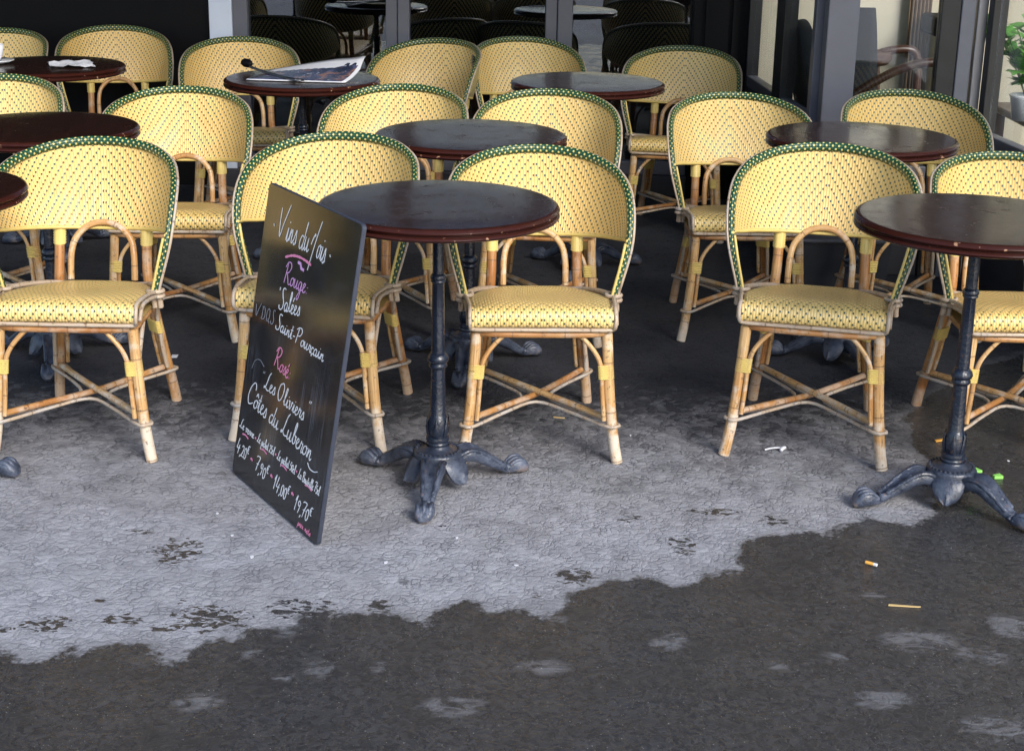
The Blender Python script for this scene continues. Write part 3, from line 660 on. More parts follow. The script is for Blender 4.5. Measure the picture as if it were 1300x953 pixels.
    # stretchers
    for sx, dz in ((1, .004), (-1, -.004)):
        mb = MB(); tube(mb, catmull([(sx * .188, .036, .122), (sx * .09, .15, .123 + dz), (0, .255, .122 + dz * 1.6), (sx * -.08, .36, .123 + dz), (sx * -.152, .465, .122)], 5), .0090, 10); mb.build('stretcher', MAT['cane'] if sx > 0 else MAT['cane_dark'], root)
    LG = [(.196, .022), (.164, .489), (-.164, .489), (-.196, .022)]; path = []
    for i, (x, y) in enumerate(LG):
        c = Vector((0, .255)); d = (Vector((x, y)) - c).normalized(); s = Vector((-d.y, d.x)); L = Vector((x, y))
        for k in (-1, 0, 1): 
            q = L + s * .0195 * (-k if False else k) if k else L + d * .0205; path.append((q.x, q.y, .109))
        nx_, ny_ = LG[(i + 1) % 4]; m = (Vector((x, y)) + Vector((nx_, ny_))) / 2; q = c + (m - c).normalized() * .040; 
        mid1 = L.lerp(c, .5) + s * .012; L2 = Vector((nx_, ny_)); d2 = (L2 - c).normalized(); s2 = Vector((-d2.y, d2.x)); mid2 = L2.lerp(c, .5) - s2 * .012
        path += [(mid1.x, mid1.y, .107), (q.x, q.y, .107), (mid2.x, mid2.y, .107)]
    # order so that the loop runs leg to leg: legs listed clockwise need the sides swapped
    fixed = []
    for i in range(4):
        blk = path[i * 6:(i + 1) * 6]; x, y = LG[i]; nxt = Vector(LG[(i + 1) % 4])
        a, b, c3 = blk[0], blk[1], blk[2]
        if (Vector(a[:2]) - nxt).length < (Vector(c3[:2]) - nxt).length: a, c3 = c3, a
        L = Vector((x, y)); c = Vector((0, .255)); far = Vector(c3[:2]); off = (far - L); off2 = nxt - c
        m1 = L.lerp(c, .5) + off.normalized() * .012
        d2 = (nxt - c).normalized(); s2 = Vector((-d2.y, d2.x)); s2 = s2 if (L - nxt).dot(s2) > 0 else -s2; m2 = nxt.lerp(c, .5) + s2 * .012
        q = blk[4]
        fixed += [a, b, c3, (m1.x, m1.y, .107), q, (m2.x, m2.y, .107)]
    mb = MB(); tube(mb, catmull(fixed, 4, closed=True), .0050, 7, closed=True); mb.build('stretcher_cane', MAT['cane_grey'], root)
    return root

G = 'yellow woven cane chairs of the cafe terrace'
CH = [
 ('front row chair at the left edge, left of the chalkboard, nothing before its seat', -1.193, 3.895, 0.0),
 ('front row chair partly hidden behind the chalkboard', -.573, 4.034, -8.9),
 ('front row chair just right of the central table pole', .082, 3.941, 2.7),
 ('front row chair turned slightly, left of the right-hand table', .810, 3.979, -12.8),
 ('front row chair cut off by the right edge, behind the right-hand pole', 1.434, 3.982, 0.5),
 ('second row chair cut off by the left edge, between two dark tables', -1.833, 5.12, 4.9),
 ('second row chair directly behind the gap left of the chalkboard chair', -1.156, 4.984, 2.7),
 ('second row chair behind the chalkboard chair, in front of the newspaper table', -.469, 5.11, -8.4),
 ('second row chair directly behind the central front chair', .08, 5.032, -5.3),
 ('second row chair with its left arm clear, left of the second row right table', .803, 5.112, 2.3),
 ('second row chair at far right in front of the armchair window', 1.416, 5.15, 1.0),
 ('last row chair cut off at the left edge behind the coffee cup', -2.414, 6.824, 0.0),
 ('last row chair before the black wall, right of the cup and napkin', -1.801, 6.883, 11.9),
 ('last row chair before the pale pillar, behind the newspaper holder knob', -1.193, 6.613, 8.1),
 ('last row chair turned sharply, right of the newspaper table', -.528, 6.679, -23.2),
 ('last row chair in the middle, left behind the rear dark table', .108, 6.769, 11.9),
 ('last row chair beside the black corner column', .689, 6.596, -8.9),
]
proto = make_chair()
protos = [proto]
for i, (lab, x, y, a) in enumerate(CH):
    o = proto if i == 0 else copy_tree(proto)
    o.location = (x, y, 0); o.rotation_euler = (0, 0, R(a)); k = 1 + .012 * math.sin(i * 2.7); o.scale = (1 + .006 * math.cos(i * 1.9), 1, k); tag(o, 'yellow ' + lab, 'chair', G)

# ------------------------------------------------------------------ the bistro table
def make_table():
    root = empty('bistro_table')
    zt = .763
    prof = [(0, zt), (.15, zt), (.287, zt), (.294, zt - .0008), (.3005, zt - .004), (.3040, zt - .010), (.3010, zt - .0155), (.2965, zt - .0175), (.2965, zt - .0195), (.3015, zt - .0210), (.3040, zt - .0255), (.3010, zt - .0305), (.2940, zt - .033), (.28, zt - .0335), (0, zt - .0335)]
    mb = MB(); lathe(mb, prof, 96); mb.build('table_top', MAT['table'], root, angle=50)
    shaft = [(.0, .725), (.095, .725), (.095, .717), (.03, .713), (.022, .703), (.0145, .69), (.0150, .582), (.0185, .578), (.0205, .573), (.0205, .568), (.0180, .565), (.0195, .561), (.0155, .556), (.0175, .372), (.0200, .370), (.0255, .363), (.0280, .354), (.0255, .347), (.0210, .344), (.0235, .340), (.0240, .335), (.0215, .331), (.0175, .328), (.0205, .205), (.0235, .198), (.0262, .190), (.0290, .172), (.0285, .158), (.0245, .146), (.0300, .142), (.0310, .134), (.0285, .128), (.0300, .124), (.0285, .120), (.0300, .092), (.0330, .086)]
    dense = []
    for (a, b), (c, d) in zip(shaft[:-1], shaft[1:]): dense += [(a, b), (a * .5 + c * .5, b * .5 + d * .5)]
    dense.append(shaft[-1])
    mb = MB(); lathe(mb, dense, 64, fac=lambda z: .206 < z < .327 or .374 < z < .555 or .584 < z < .672); 
    # acanthus leaves on the vase
    for k in range(6):
        a = k * math.pi / 3; P = []
        for j in range(7):
            t = j / 6; z = .146 + t * .052; r = np.interp(z, [.146, .158, .172, .19, .198], [.026, .0295, .0300, .0275, .0245]); w = .30 * math.sin(max(.08, (1 - t)) * math.pi * .55) 
            P.append([((r + .0032 - .0022 * abs(s) ** 2 + .0015 * (t > .8)) * math.cos(a + s * w), (r + .0032 - .0022 * abs(s) ** 2 + .0015 * (t > .8)) * math.sin(a + s * w), z) for s in (-1, -.55, -.12, 0, .12, .55, 1)])
        mb.grid(P)
    mb.build('pole', MAT['iron'], root, angle=40)
    # hub
    mb = MB(); lathe(mb, [(.0305, .118), (.034, .112), (.042, .108), (.050, .106), (.0600, .103), (.0640, .097), (.0625, .091), (.066, .084), (.064, .066), (.052, .050), (0, .046)], 48)
    for k in range(30):
        a = 2 * math.pi * k / 30; c = Vector(((.056 * math.cos(a)), (.056 * math.sin(a)), .1055)); tube(mb, [c + Vector((0, 0, -.002)), c + Vector((0, 0, .0022))], .0038, 6)
    # scalloped tongues between the legs
    for k in range(3):
        a = math.pi / 3 + 2 * math.pi * k / 3; P = []
        for j in range(9):
            t = j / 8; ro = .054 + .030 * t; z = .084 - .022 * t - .038 * t ** 2; w = .040 * math.sqrt(max(.02, 1 - max(0, (t - .35) / .65) ** 2))
            row = []
            for s in (-1, -.66, -.33, 0, .33, .66, 1):
                rr = ro + .010 * (1 - s * s) + .003 * math.cos(s * 9); row.append((rr * math.cos(a) - s * w * math.sin(a), rr * math.sin(a) + s * w * math.cos(a), z + .006 * (1 - s * s)))
            P.append(row)
        Q = [[(x * .86, y * .86, z - .004) for x, y, z in row] for row in P]
        mb.grid(P); mb.grid(Q)
        for r_ in (0, -1): 
            mb.grid([[row[r_] for row in P], [row[r_] for row in Q]])
        mb.grid([P[-1], Q[-1]]); mb.grid([P[0], Q[0]])
    mb.build('hub', MAT['iron'], root, angle=60)
    # one leg along +X
    path = [(.040, .066), (.060, .078), (.085, .082), (.111, .074), (.139, .057), (.165, .041), (.186, .028), (.200, .023), (.217, .027), (.235, .027), (.250, .018), (.260, .008)]
    wid = [.026, .030, .032, .029, .025, .020, .017, .018, .024, .026, .022, .010]
    hgt = [.023, .022, .021, .020, .018, .015, .013, .014, .019, .021, .016, .007]
    pc = catmull([(a, b, 0) for a, b in path], 3); wc = catmull([(a, 0, 0) for a in wid], 3); hc = catmull([(a, 0, 0) for a in hgt], 3)
    def legmb():
        mb = MB(); rows = []; n = len(pc)
        for i, p in enumerate(pc):
            t = (pc[min(i + 1, n - 1)] - pc[max(i - 1, 0)]).normalized(); nx_, nz_ = -t.y, t.x; w, h = wc[i].x, hc[i].x; f = i / (n - 1)
            groove = .75 if f < .6 else (.75 - (f - .6) * 4.2 if f < .78 else 0)
            rope = .16 * math.sin(i * 2.2) if .2 < f < .6 else 0
            toe = .16 * (1 if f > .68 else 0)
            sec = []
            for k in range(18):
                a = 2 * math.pi * k / 18; cx = math.cos(a); sy = math.sin(a)
                yy = w * (abs(cx) ** .75) * (1 if cx > 0 else -1); hh = h * (abs(sy) ** .8) * (1 if sy > 0 else -1)
                if sy > 0: hh -= h * groove * max(0, 1 - (yy / (w * .52)) ** 2) * 1.0; hh += h * rope * (abs(yy) > w * .45) + h * toe * math.cos(yy / w * 8.5)
                sec.append((p.x + nx_ * hh, yy, max(.0015, p.y + nz_ * hh)))
            rows.append(sec)
        mb.grid(rows, None, closev=True); mb.add(rows[0], [tuple(range(18))]); mb.add(rows[-1], [tuple(range(18))])
        # knurl where the leg meets the paw, and scroll at the knee
        tube(mb, [(.192, y, .036 - 30 * y * y) for y in (-.019, -.010, 0, .010, .019)], .0052, 8); tube(mb, [(.203, y, .034 - 30 * y * y) for y in (-.019, -.010, 0, .010, .019)], .0038, 8)
        for yy in (-.015, 0, .015): tube(mb, catmull([(.206, yy, .034), (.222, yy * 1.1, .045), (.240, yy * 1.1, .043), (.254, yy * .8, .026)], 4), .0062, 8)
        for s in (-1, 1):
            tube(mb, catmull([(.050, s * .024, .082), (.070, s * .027, .094), (.095, s * .025, .095), (.125, s * .021, .080), (.150, s * .017, .062), (.178, s * .014, .042)], 6), [.0058 + .0014 * (i % 2) for i in range(31)], 8)
        return mb
    first = None
    for k in range(3):
        if first is None: o = first = legmb().build('leg', MAT['iron'], root, angle=60)
        else: o = first.copy(); COL.objects.link(o)
        o.rotation_euler = (0, 0, 2 * math.pi * k / 3 )
    return root
TB = [
 ('round dark table in front centre, the chalkboard leaning on its edge', -.19, 3.83, -95),
 ('round dark table at the front right with splayed iron feet on wet ground', 1.148, 3.78, -50),
 ('round dark second row table just behind the central front chair', -.142, 4.864, -95),
 ('round dark empty table in the last row before the middle windows', .279, 6.135, 20),
 ('round dark second row table at the right behind the turned chair', 1.107, 4.96, -75),
 ('round dark rear table carrying the newspaper on its holder', -.837, 6.079, 30),
 ('round dark rear left table carrying a cup and napkin', -1.9, 6.336, 50),
 ('round dark second row table cut off by the left edge', -1.491, 4.856, -80),
 ('round dark front row table barely showing its rim at the left edge', None, None, -14),
]
tproto = make_table()
for i, (lab, x, y, a) in enumerate(TB):
    if x is None: x, y = -1.553, 3.89
    y -= .055
    o = tproto if i == 0 else copy_tree(tproto)
    o.location = (x, y, 0); o.rotation_euler = (0, 0, R(a)); tag(o, lab, 'table', 'round bistro tables on cast iron feet')

# ------------------------------------------------------------------ chalkboard
BL = Vector((-.7473, 3.8422, -.0)); BR = Vector((-.46, 3.3779, .0)); TL = Vector((-.6379, 3.9178, .7755))
wv = (BR - BL).normalized(); dv = (TL - BL); dv = (dv - wv * dv.dot(wv)).normalized(); nv = wv.cross(dv)   # faces the viewer's left
BW, BH, BT = .546, .787, .011
cb = empty('chalkboard'); cb.matrix_world = Matrix(((wv.x, dv.x, nv.x, BL.x), (wv.y, dv.y, nv.y, BL.y), (wv.z, dv.z, nv.z, BL.z + .004), (0, 0, 0, 1)))
tag(cb, 'black chalkboard with handwritten wine prices leaning against the central table', 'chalkboard')
def rrect(w, h, r, z, n=5):
    out = []
    for cx, cy, a0 in ((w - r, h - r, 0), (r, h - r, 90), (r, r, 180), (w - r, r, 270)):
        for k in range(n + 1): a = R(a0 + 90 * k / n); out.append((cx + r * math.cos(a), cy + r * math.sin(a), z))
    return out
A = rrect(BW, BH, .012, -.0015); A2 = [(BW / 2 + (x - BW / 2) * .994, BH / 2 + (y - BH / 2) * .995, 0) for x, y, _ in A]; B_ = rrect(BW, BH, .012, -BT)
mb = MB(); m = len(A)
mb.add(A2, [tuple(range(m))], [[(x, y) for x, y, _ in A2]], 0); mb.grid([A2, A, B_], None, closev=True, mi=1); mb.add(B_, [tuple(range(m))], [[(x, y) for x, y, _ in B_]], 1)
mb.build('panel', [MAT['board'], MAT['edge']], cb, angle=30)

# single-stroke handwriting; y: baseline 0, capital 1, small letters .42, descender -.4
GL = {
 'V': (.50, [[(0, .86), (.03, .4), (.12, .02), (.25, .45), (.48, 1.06)]]),
 'M': (.48, [[(.0, .28), (.08, .5), (.10, .55), (.06, .42), (.13, .58), (.17, .62), (.2, .55)], [(.44, 1.06), (.28, .5), (.12, -.25), (.08, -.46)]]),
 'i': (.17, [[(0, .02), (.08, .40), (.06, .1), (.10, 0), (.17, .12)], [(.12, .56), (.13, .60)]]),
 'n': (.27, [[(.0, .03), (.07, .38), (.04, .02)], [(.05, .15), (.14, .38), (.17, .3), (.16, .08), (.20, 0), (.27, .12)]]),
 's': (.19, [[(0, .06), (.11, .42), (.13, .36), (.15, .12), (.08, 0), (.02, .05)], [(.12, .02), (.19, .10)]]),
 'd': (.30, [[(.19, .36), (.11, .40), (.02, .24), (.02, .06), (.08, 0), (.17, .12), (.24, .42), (.30, .84)], [(.24, .42), (.19, .12), (.22, 0), (.30, .1)]]),
 'u': (.28, [[(.02, .40), (.0, .12), (.05, 0), (.13, .12), (.18, .40)], [(.18, .40), (.16, .08), (.20, 0), (.28, .1)]]),
 'o': (.23, [[(.13, .40), (.03, .30), (.0, .1), (.06, 0), (.15, .08), (.18, .28), (.13, .40), (.19, .34), (.25, .38)]]),
 'R': (.42, [[(.02, 0), (.08, .5), (.13, .95)], [(.0, .72), (.12, .98), (.28, 1.0), (.34, .82), (.25, .58), (.10, .48)], [(.13, .48), (.22, .25), (.30, .02), (.42, .08)]]),
 'g': (.26, [[(.17, .38), (.08, .40), (.0, .22), (.03, .03), (.10, .03), (.18, .38), (.14, -.1), (.06, -.42), (-.02, -.36), (.08, -.1), (.26, .12)]]),
 'e': (.20, [[(0, .12), (.09, .24), (.13, .36), (.08, .42), (.03, .3), (.02, .1), (.07, 0), (.13, .02), (.20, .12)]]),
 'S': (.34, [[(.32, .98), (.22, 1.04), (.13, .92), (.16, .66), (.24, .4), (.22, .12), (.12, 0), (.0, .04), (-.02, .2)]]),
 'a': (.25, [[(.16, .38), (.08, .40), (.0, .22), (.02, .03), (.08, 0), (.15, .14), (.18, .40), (.16, .1), (.19, 0), (.25, .1)]]),
 'l': (.17, [[(0, .1), (.10, .5), (.15, .84), (.11, .92), (.07, .7), (.05, .2), (.08, .0), (.17, .1)]]),
 'r': (.20, [[(0, .05), (.06, .42), (.08, .36), (.15, .36), (.12, .1), (.15, 0), (.20, .08)]]),
 't': (.18, [[(0, .12), (.08, .45), (.12, .80), (.07, .3), (.06, .06), (.10, 0), (.18, .1)], [(.0, .50), (.17, .54)]]),
 'P': (.40, [[(.04, 0), (.09, .45), (.15, .96)], [(.0, .8), (.14, .98), (.30, 1.0), (.36, .8), (.27, .55), (.10, .46)]]),
 'c': (.19, [[(.14, .34), (.08, .41), (.01, .26), (.01, .07), (.07, 0), (.19, .1)]]),
 'O': (.40, [[(.20, .98), (.06, .8), (.0, .35), (.08, .02), (.20, .08), (.31, .45), (.31, .85), (.22, 1.0), (.16, .9)]]),
 'v': (.25, [[(0, .36), (.04, .40), (.06, .1), (.09, 0), (.16, .2), (.18, .42), (.25, .38)]]),
 'C': (.40, [[(.36, .74), (.34, .95), (.24, 1.02), (.08, .75), (.0, .35), (.04, .05), (.14, 0), (.34, .16)]]),
 'b': (.24, [[(0, .1), (.10, .5), (.14, .84), (.10, .9), (.06, .6), (.04, .12), (.09, 0), (.17, .1), (.17, .3), (.12, .38), (.22, .34)]]),
 'p': (.24, [[(.02, .05), (.08, .42), (.02, -.2), (0, -.45)], [(.05, .2), (.12, .40), (.19, .34), (.17, .1), (.10, 0), (.24, .08)]]),
 'h': (.26, [[(0, .1), (.10, .5), (.14, .84), (.10, .9), (.06, .5), (.03, 0)], [(.04, .15), (.12, .38), (.16, .3), (.15, .06), (.19, 0), (.26, .1)]]),
 'L': (.34, [[(.30, 1.02), (.20, .8), (.10, .25), (.0, .02), (-.02, .1), (.06, .12), (.18, .0), (.34, .06)]]),
 'B': (.36, [[(.04, 0), (.12, .95)], [(.0, .8), (.14, 1.0), (.28, .96), (.28, .7), (.12, .54), (.28, .46), (.28, .12), (.14, 0), (.02, .06)]]),
 'D': (.36, [[(.04, 0), (.08, .95)], [(.0, .9), (.2, .95), (.32, .6), (.28, .15), (.04, 0)]]),
 'Q': (.36, [[(.18, .95), (.04, .7), (.02, .2), (.14, 0), (.28, .25), (.28, .75), (.18, .95)], [(.18, .2), (.32, -.1)]]),
 'N': (.30, [[(0, 0), (.06, .45), (.16, .02), (.24, .45)]]),
 '0': (.26, [[(.13, .74), (.03, .55), (.02, .15), (.08, 0), (.17, .12), (.20, .55), (.13, .74)]]),
 '1': (.20, [[(.0, .62), (.12, 1.0), (.06, .5), (.02, 0)]]),
 '2': (.27, [[(.03, .6), (.12, .74), (.20, .6), (.12, .25), (.0, 0), (.10, .04), (.24, .0)]]),
 '4': (.32, [[(.12, 1.0), (.03, .45), (.0, .32), (.14, .34), (.28, .4)], [(.24, .62), (.18, .3), (.14, -.05)]]),
 '5': (.25, [[(.22, .8), (.08, .76), (.05, .48), (.16, .46), (.19, .22), (.10, 0), (0, .06)]]),
 '7': (.30, [[(.0, .88), (.10, .98), (.28, .96), (.16, .5), (.08, 0)], [(.06, .46), (.26, .52)]]),
 '9': (.26, [[(.19, .60), (.11, .76), (.03, .62), (.06, .44), (.16, .5), (.20, .7), (.15, .3), (.08, -.02)]]),
 ',': (.12, [[(.06, .06), (.05, -.04), (.0, -.14)]]),
 '.': (.12, [[(.04, .0), (.06, .03)]]),
 ':': (.14, [[(.05, .05), (.07, .08)], [(.07, .30), (.09, .33)]]),
 '-': (.22, [[(.03, .26), (.16, .28)]]),
 "'": (.12, [[(.06, 1.0), (.04, .84)]]),
 '"': (.20, [[(.05, .84), (.02, .68)], [(.13, .86), (.10, .70)]]),
 '€': (.24, [[(.20, 1.0), (.10, 1.02), (.03, .8), (.06, .55), (.16, .54)], [(-.02, .80), (.14, .84)], [(-.02, .70), (.12, .73)]]),
 '^': (0, [[(-.16, .52), (-.10, .68), (-.04, .52)]]),
 '`': (0, [[(-.12, .52), (-.05, .72)]]),
 '~': (0, [[(-.12, .0), (-.10, -.1), (-.15, -.16)]]),
 'x': (.22, [[(0, .40), (.10, .2), (.20, 0)], [(.18, .40), (.02, .02)]]),
 ' ': (.18, []),
}
rtext = random.Random(8)
def ribbon(mb, pts, w, z=.0012):
    w = w * .84
    P = [Vector((a, b)) for a, b in pts]; n = len(P)
    if n < 2: return
    lo, hi = [], []
    for i, p in enumerate(P):
        t = (P[min(i + 1, n - 1)] - P[max(i - 1, 0)]); t = t.normalized() if t.length > 0 else Vector((1, 0)); s = Vector((-t.y, t.x)); ww = w * .5 * (.75 + .5 * rtext.random()) * (1 if 0 < i < n - 1 else .6)
        lo.append((p.x + s.x * ww, p.y + s.y * ww, z)); hi.append((p.x - s.x * ww, p.y - s.y * ww, z))
    zz = z + .0004; top = [(x, y, zz) for x, y, _ in lo]; top2 = [(x, y, zz) for x, y, _ in hi]
    mb.grid([lo, top, top2, hi])
def write(text, u0, v0, u1, v1, cap, m, w=.0032, slant=.18, name='chalk_writing', wf=1.0):
    adv = sum(GL[c][0] for c in text); sx = math.hypot(u1 - u0, v1 - v0) / (adv or 1); d = Vector((u1 - u0, v1 - v0)).normalized(); nn = Vector((-d.y, d.x)); x = 0; mb = MB()
    for c in text:
        a, st = GL[c]; jy = rtext.uniform(-.03, .03)
        for s in st:
            pts = [(px, py) for px, py in s]; cm = catmull([(px, py + jy, 0) for px, py in pts], 5)
            q = []
            for k in cm:
                xx = (x + k.x) * sx + slant * k.y * cap * .0 + slant * k.y * cap * .5; yy = k.y * cap; q.append((u0 + d.x * xx + nn.x * yy, v0 + d.y * xx + nn.y * yy))
            ribbon(mb, q, w)
        x += a
    return mb.build(name, MAT[m], cb, smooth=False)
def stroke(pts, m, w, name='chalk_stroke', z=.0012):
    mb = MB(); ribbon(mb, [(p.x, p.y) for p in catmull([(a, b, 0) for a, b in pts], 6)], w, z); return mb.build(name, MAT[m], cb, smooth=False)
write('Vins du', .095, .666, .285, .661, .088, 'chalk'); write('Mois', .292, .662, .380, .658, .088, 'chalk')
stroke([(.065, .687), (.068, .689)], 'chalk', .008); stroke([(.404, .681), (.407, .683)], 'chalk', .008)
stroke([(.158, .624), (.20, .637), (.241, .642), (.28, .641), (.311, .637)], 'pink', .0075); stroke([(.235, .628), (.252, .627), (.258, .618), (.276, .616)], 'lilac', .009)
write('Rouge:', .168, .560, .312, .562, .056, 'lilac', .0028)
write("'Sale`es", .150, .490, .286, .503, .054, 'chalk', .0036)
write('V.D.Q.S', .022, .437, .145, .444, .036, 'faint', .0026)
write('Saint-Pourc~ain', .158, .438, .448, .432, .042, 'chalk', .0032)
write('Rose`:', .176, .345, .280, .336, .054, 'pink', .0040)
write('"', .116, .280, .132, .280, .04, 'faint'); write('Les Oliviers', .137, .274, .386, .264, .050, 'chalk', .0032); write('"', .400, .285, .420, .285, .045, 'chalk', .0028)
write('Co^tes du Luberon', .045, .209, .456, .184, .062, 'chalk', .0034)
write('Le verre', .018, .131, .115, .129, .026, 'chalk', .0026); write('Le pichet 25cl', .138, .129, .248, .127, .026, 'chalk', .0024)
write('Le pichet 50cl', .268, .127, .380, .124, .026, 'chalk', .0024); write('La Bouteille 75cl', .398, .123, .524, .120, .026, 'chalk', .0024)
for x in (.126, .258, .388): stroke([(x - .004, .134), (x + .004, .134)], 'pink', .006)
for x in (.060, .185, .312, .462): stroke([(x - .020, .118), (x, .121), (x + .022, .117)], 'pink', .0045)
write('4,20€', .016, .060, .100, .058, .042, 'chalk', .0032); write('7,90€', .146, .054, .232, .050, .042, 'chalk', .0032)
write('14,00€', .270, .048, .366, .044, .042, 'chalk', .0032); write('19,70€', .402, .040, .502, .036, .042, 'chalk', .0032)
for x in (.118, .250, .382): stroke([(x - .006, .072), (x, .075), (x + .007, .071)], 'pink', .007)
write('prix nets', .432, .012, .508, .010, .018, 'pink', .0024)
stroke([(.045, .30), (.06, .325), (.09, .335), (.12, .325)], 'faint', .002); stroke([(.44, .175), (.455, .165), (.48, .165), (.50, .172)], 'chalk', .003)

# ------------------------------------------------------------------ things on the tables
ZTOP = .7632
cs = tag(empty('coffee_cup', (-2.115, 6.27, ZTOP + .016)), 'white porcelain cup standing on its saucer at the left edge', 'cup')
mb = MB(); lathe(mb, [(0, .0), (.022, 0), (.030, .012), (.037, .035), (.040, .062), (.0375, .062), (.034, .035), (.026, .010), (0, .008)], 32); mb.build('bowl', MAT['porcelain'], cs)
mb = MB(); tube(mb, catmull([(-.037, 0, .052), (-.058, 0, .050), (-.062, 0, .032), (-.034, 0, .018)], 5), .004, 7); mb.build('handle', MAT['porcelain'], cs)
mb = MB(); lathe(mb, [(0, 0), (.035, 0), (.05, .005), (.075, .014), (.076, .017), (.05, .010), (0, .007)], 40); o = mb.build('saucer', MAT['porcelain']); o.location = (-2.115, 6.27, ZTOP); tag(o, 'white saucer under the cup on the rear left table', 'saucer')
# crumpled napkin
def crumple(name, cx, cy, z, w, h, amp, m, label, cat, rot=0, seed=0, n=9):
    rg = random.Random(seed); P = []
    for i in range(n):
        row = []
        for j in range(n):
            u, v = i / (n - 1) - .5, j / (n - 1) - .5
            row.append((u * w * (1 + rg.uniform(-.06, .06)), v * h * (1 + rg.uniform(-.08, .08)), max(.001, amp * (.5 + .5 * math.sin(u * 9 + seed) * math.cos(v * 7 + u * 5)) * rg.uniform(.5, 1))))
        P.append(row)
    mb = MB(); mb.grid(P); o = mb.build(name, m, smooth=False); o.location = (cx, cy, z); o.rotation_euler = (0, 0, rot)
    o.modifiers.new('t', 'SOLIDIFY').thickness = .0006; tag(o, label, cat); return o
crumple('napkin', -1.80, 6.25, ZTOP, .17, .17, .022, MAT['paper'], 'crumpled white paper napkin beside the cup on rear left table', 'napkin', .4, 5)
# newspaper on its holder
npz = tag(empty('newspaper', (-.86, 6.02, ZTOP)), 'open magazine with blue cover lying on the rear table', 'magazine')
P = []; Pc = []
for i in range(13):
    a = i / 12; row = []; rc = []
    for j in range(9):
        b = j / 8; x = -.17 + a * .36 + b * .05; y = -.10 + b * .25 - a * .03; z = .006 + .045 * b ** 2 * (a ** 1.5) + .010 * math.sin(a * 3.1) * b
        row.append((x, y, z))
    P.append(row)
mb = MB(); mb.grid(P); o = mb.build('cover', MAT['cover'], npz); o.modifiers.new('t', 'SOLIDIFY').thickness = .0012
mb = MB(); mb.grid([[(x + (.022 if i > 9 else 0) - .006, y + (.045 if j > 6 else -.010 if j == 0 else 0), z - .003 + (.018 * (i / 12) if j > 6 else 0)) for j, (x, y, z) in enumerate(row)] for i, row in enumerate(P)]); o = mb.build('pages', MAT['paper'], npz); o.modifiers.new('t', 'SOLIDIFY').thickness = .003
hd = tag(empty('newspaper_holder', (-.86, 6.02, ZTOP)), 'black newspaper holder rod with knob end beside the magazine', 'newspaper holder')
mb = MB(); tube(mb, [(-.20, .13, .022), (-.12, .03, .014), (.0, -.12, .010), (.02, -.145, .010)], .0055, 8); mb.build('rod', MAT['foil'], hd)
mb = MB(); lathe(mb, [(0, -.045), (.018, -.04), (.024, -.02), (.024, .01), (.016, .03), (.01, .045), (0, .046)], 20); o = mb.build('knob', MAT['black'], hd); o.location = (-.215, .15, .034); o.rotation_euler = (R(90), 0, R(40)); o.scale = (.72,) * 3
mb = MB(); tube(mb, [(-.04, -.10, .012), (.03, -.16, .011), (.05, -.15, .011), (-.02, -.085, .012)], .003, 6, closed=True); mb.build('clip', MAT['foil'], hd)

# ------------------------------------------------------------------ litter
def bit(name, pts, th, m, x, y, rz, label, cat):
    mb = MB(); lo = [(a, b, 0.0015) for a, b in pts]; hi = [(a, b, th) for a, b in pts]; n = len(pts)
    mb.add(lo, [tuple(range(n))]); mb.add(hi, [tuple(range(n))]); mb.grid([lo, hi], None, closev=True)
    o = mb.build(name, m, smooth=False); o.location = (x, y, 0); o.rotation_euler = (0, 0, rz); tag(o, label, cat)
    if name == 'paper_crumb': o.scale = (.62, .62, .7)
    return o
cg = tag(empty('cigarette_butt', (.861, 3.335, .0065), R(-35)), 'yellow filtered cigarette butt on wet asphalt at right', 'cigarette butt')
mb = MB(); tube(mb, [(-.012, 0, 0), (.008, 0, 0)], .0042, 10); mb.build('filter', MAT['orange'], cg); mb = MB(); tube(mb, [(.008, 0, 0), (.016, 0, 0)], .0041, 10); mb.build('paper', MAT['paper'], cg)
bit('wood_sliver', [(-.036, -.003), (.03, -.002), (.036, .001), (-.034, .003)], .004, MAT['stick'], .892, 3.125, R(-6), 'thin yellow wood sliver on the wet asphalt', 'wood sliver')
bit('orange_scrap', [(-.016, -.006), (.014, -.004), (.016, .006), (-.014, .005)], .005, MAT['orange'], 1.245, 4.178, R(20), 'orange scrap on dark wet floor left of the right pole', 'scrap')
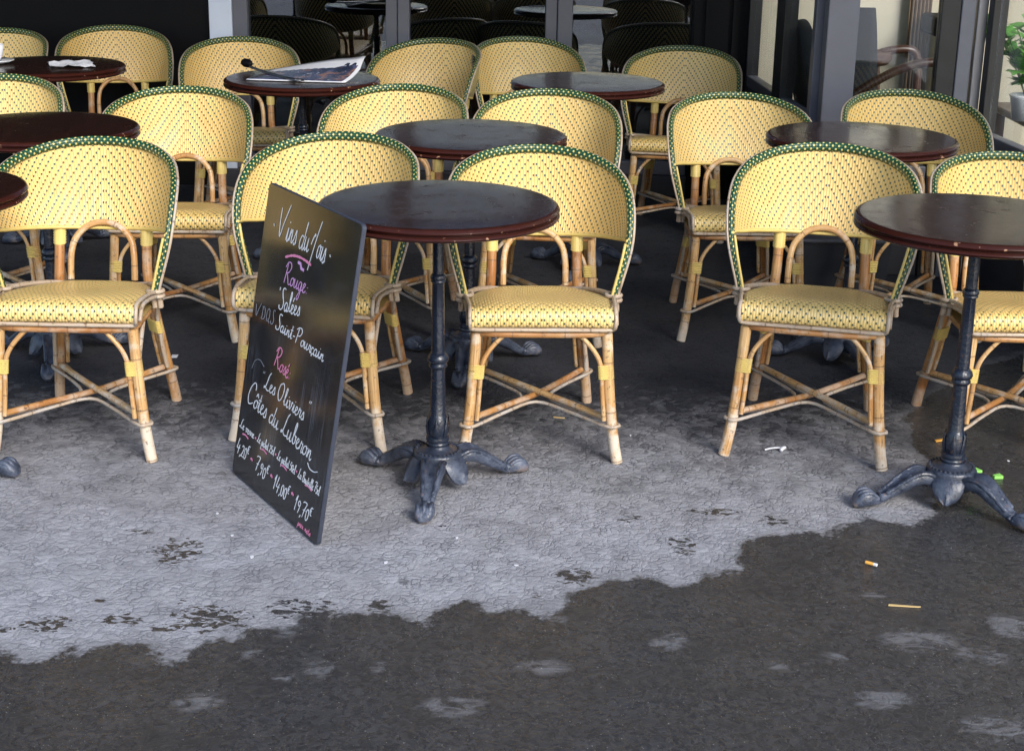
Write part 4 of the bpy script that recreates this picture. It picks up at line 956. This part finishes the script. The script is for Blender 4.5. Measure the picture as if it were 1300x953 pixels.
bit('green_paper', [(-.004, -.007), (.020, -.011), (.021, .010), (-.004, .004)], .010, MAT['paperg'], 1.322, 3.90, R(15), 'bright green paper scrap beside the right table foot', 'paper scrap')
bit('green_paper', [(-.009, -.010), (.010, -.006), (-.002, .016)], .010, MAT['paperg'], 1.288, 3.94, R(0), 'small green paper triangle just behind the right table foot', 'paper scrap')
mb = MB(); tube(mb, catmull([(-.032, -.004, .004), (-.012, .004, .006), (.010, .006, .007), (.022, .0, .006)], 4), [.0025] * 12 + [.004], 7); tube(mb, catmull([(.012, -.012, .006), (.020, -.004, .010), (.026, .008, .007), (.016, .010, .004)], 4), .005, 7)
o = mb.build('plastic_scrap', MAT['paper']); o.location = (.754, 4.078, 0); tag(o, 'white twisted plastic scrap under the turned front chair', 'scrap')
bit('paper_square', [(-.011, -.013), (.009, -.013), (.010, .013), (-.010, .013)], .004, MAT['paper'], -1.113, 4.83, R(4), 'small white paper square on dark floor beyond the left chair', 'paper scrap')
bit('straw_scrap', [(-.017, -.002), (.017, -.001), (.016, .002), (-.017, .002)], .004, MAT['stick'], .145, 4.31, R(-14), 'thin pale straw under the central front chair', 'scrap')
for (x, y, s, lab) in ((-.605, 3.318, .010, 'white crumb nearest the chalkboard foot'), (-.673, 3.436, .007, 'tiny white crumb left of the chalkboard corner'), (-.126, 3.447, .006, 'white crumb in front of the central table foot'), (.348, 4.176, .005, 'tiny white crumb right of the central front chair'), (-.734, 3.566, .006, 'sliver shaped white crumb left below the chalkboard'), (-.287, 3.302, .008, 'pale crumb between chalkboard corner and wet edge'), (1.40, 4.03, .006, 'white crumb on the dark wet floor behind right foot'), (.02, 3.30, .006, 'pale crumb on dry asphalt left of the wet edge')):
    n = 7; rg = random.Random(int(x * 1000)); bit('paper_crumb', [(s * rg.uniform(.6, 1.3) * math.cos(2 * math.pi * k / n) * 1.5, s * rg.uniform(.6, 1.2) * math.sin(2 * math.pi * k / n)) for k in range(n)], .003, MAT['paper'], x, y, rg.uniform(0, 3), lab, 'crumb')
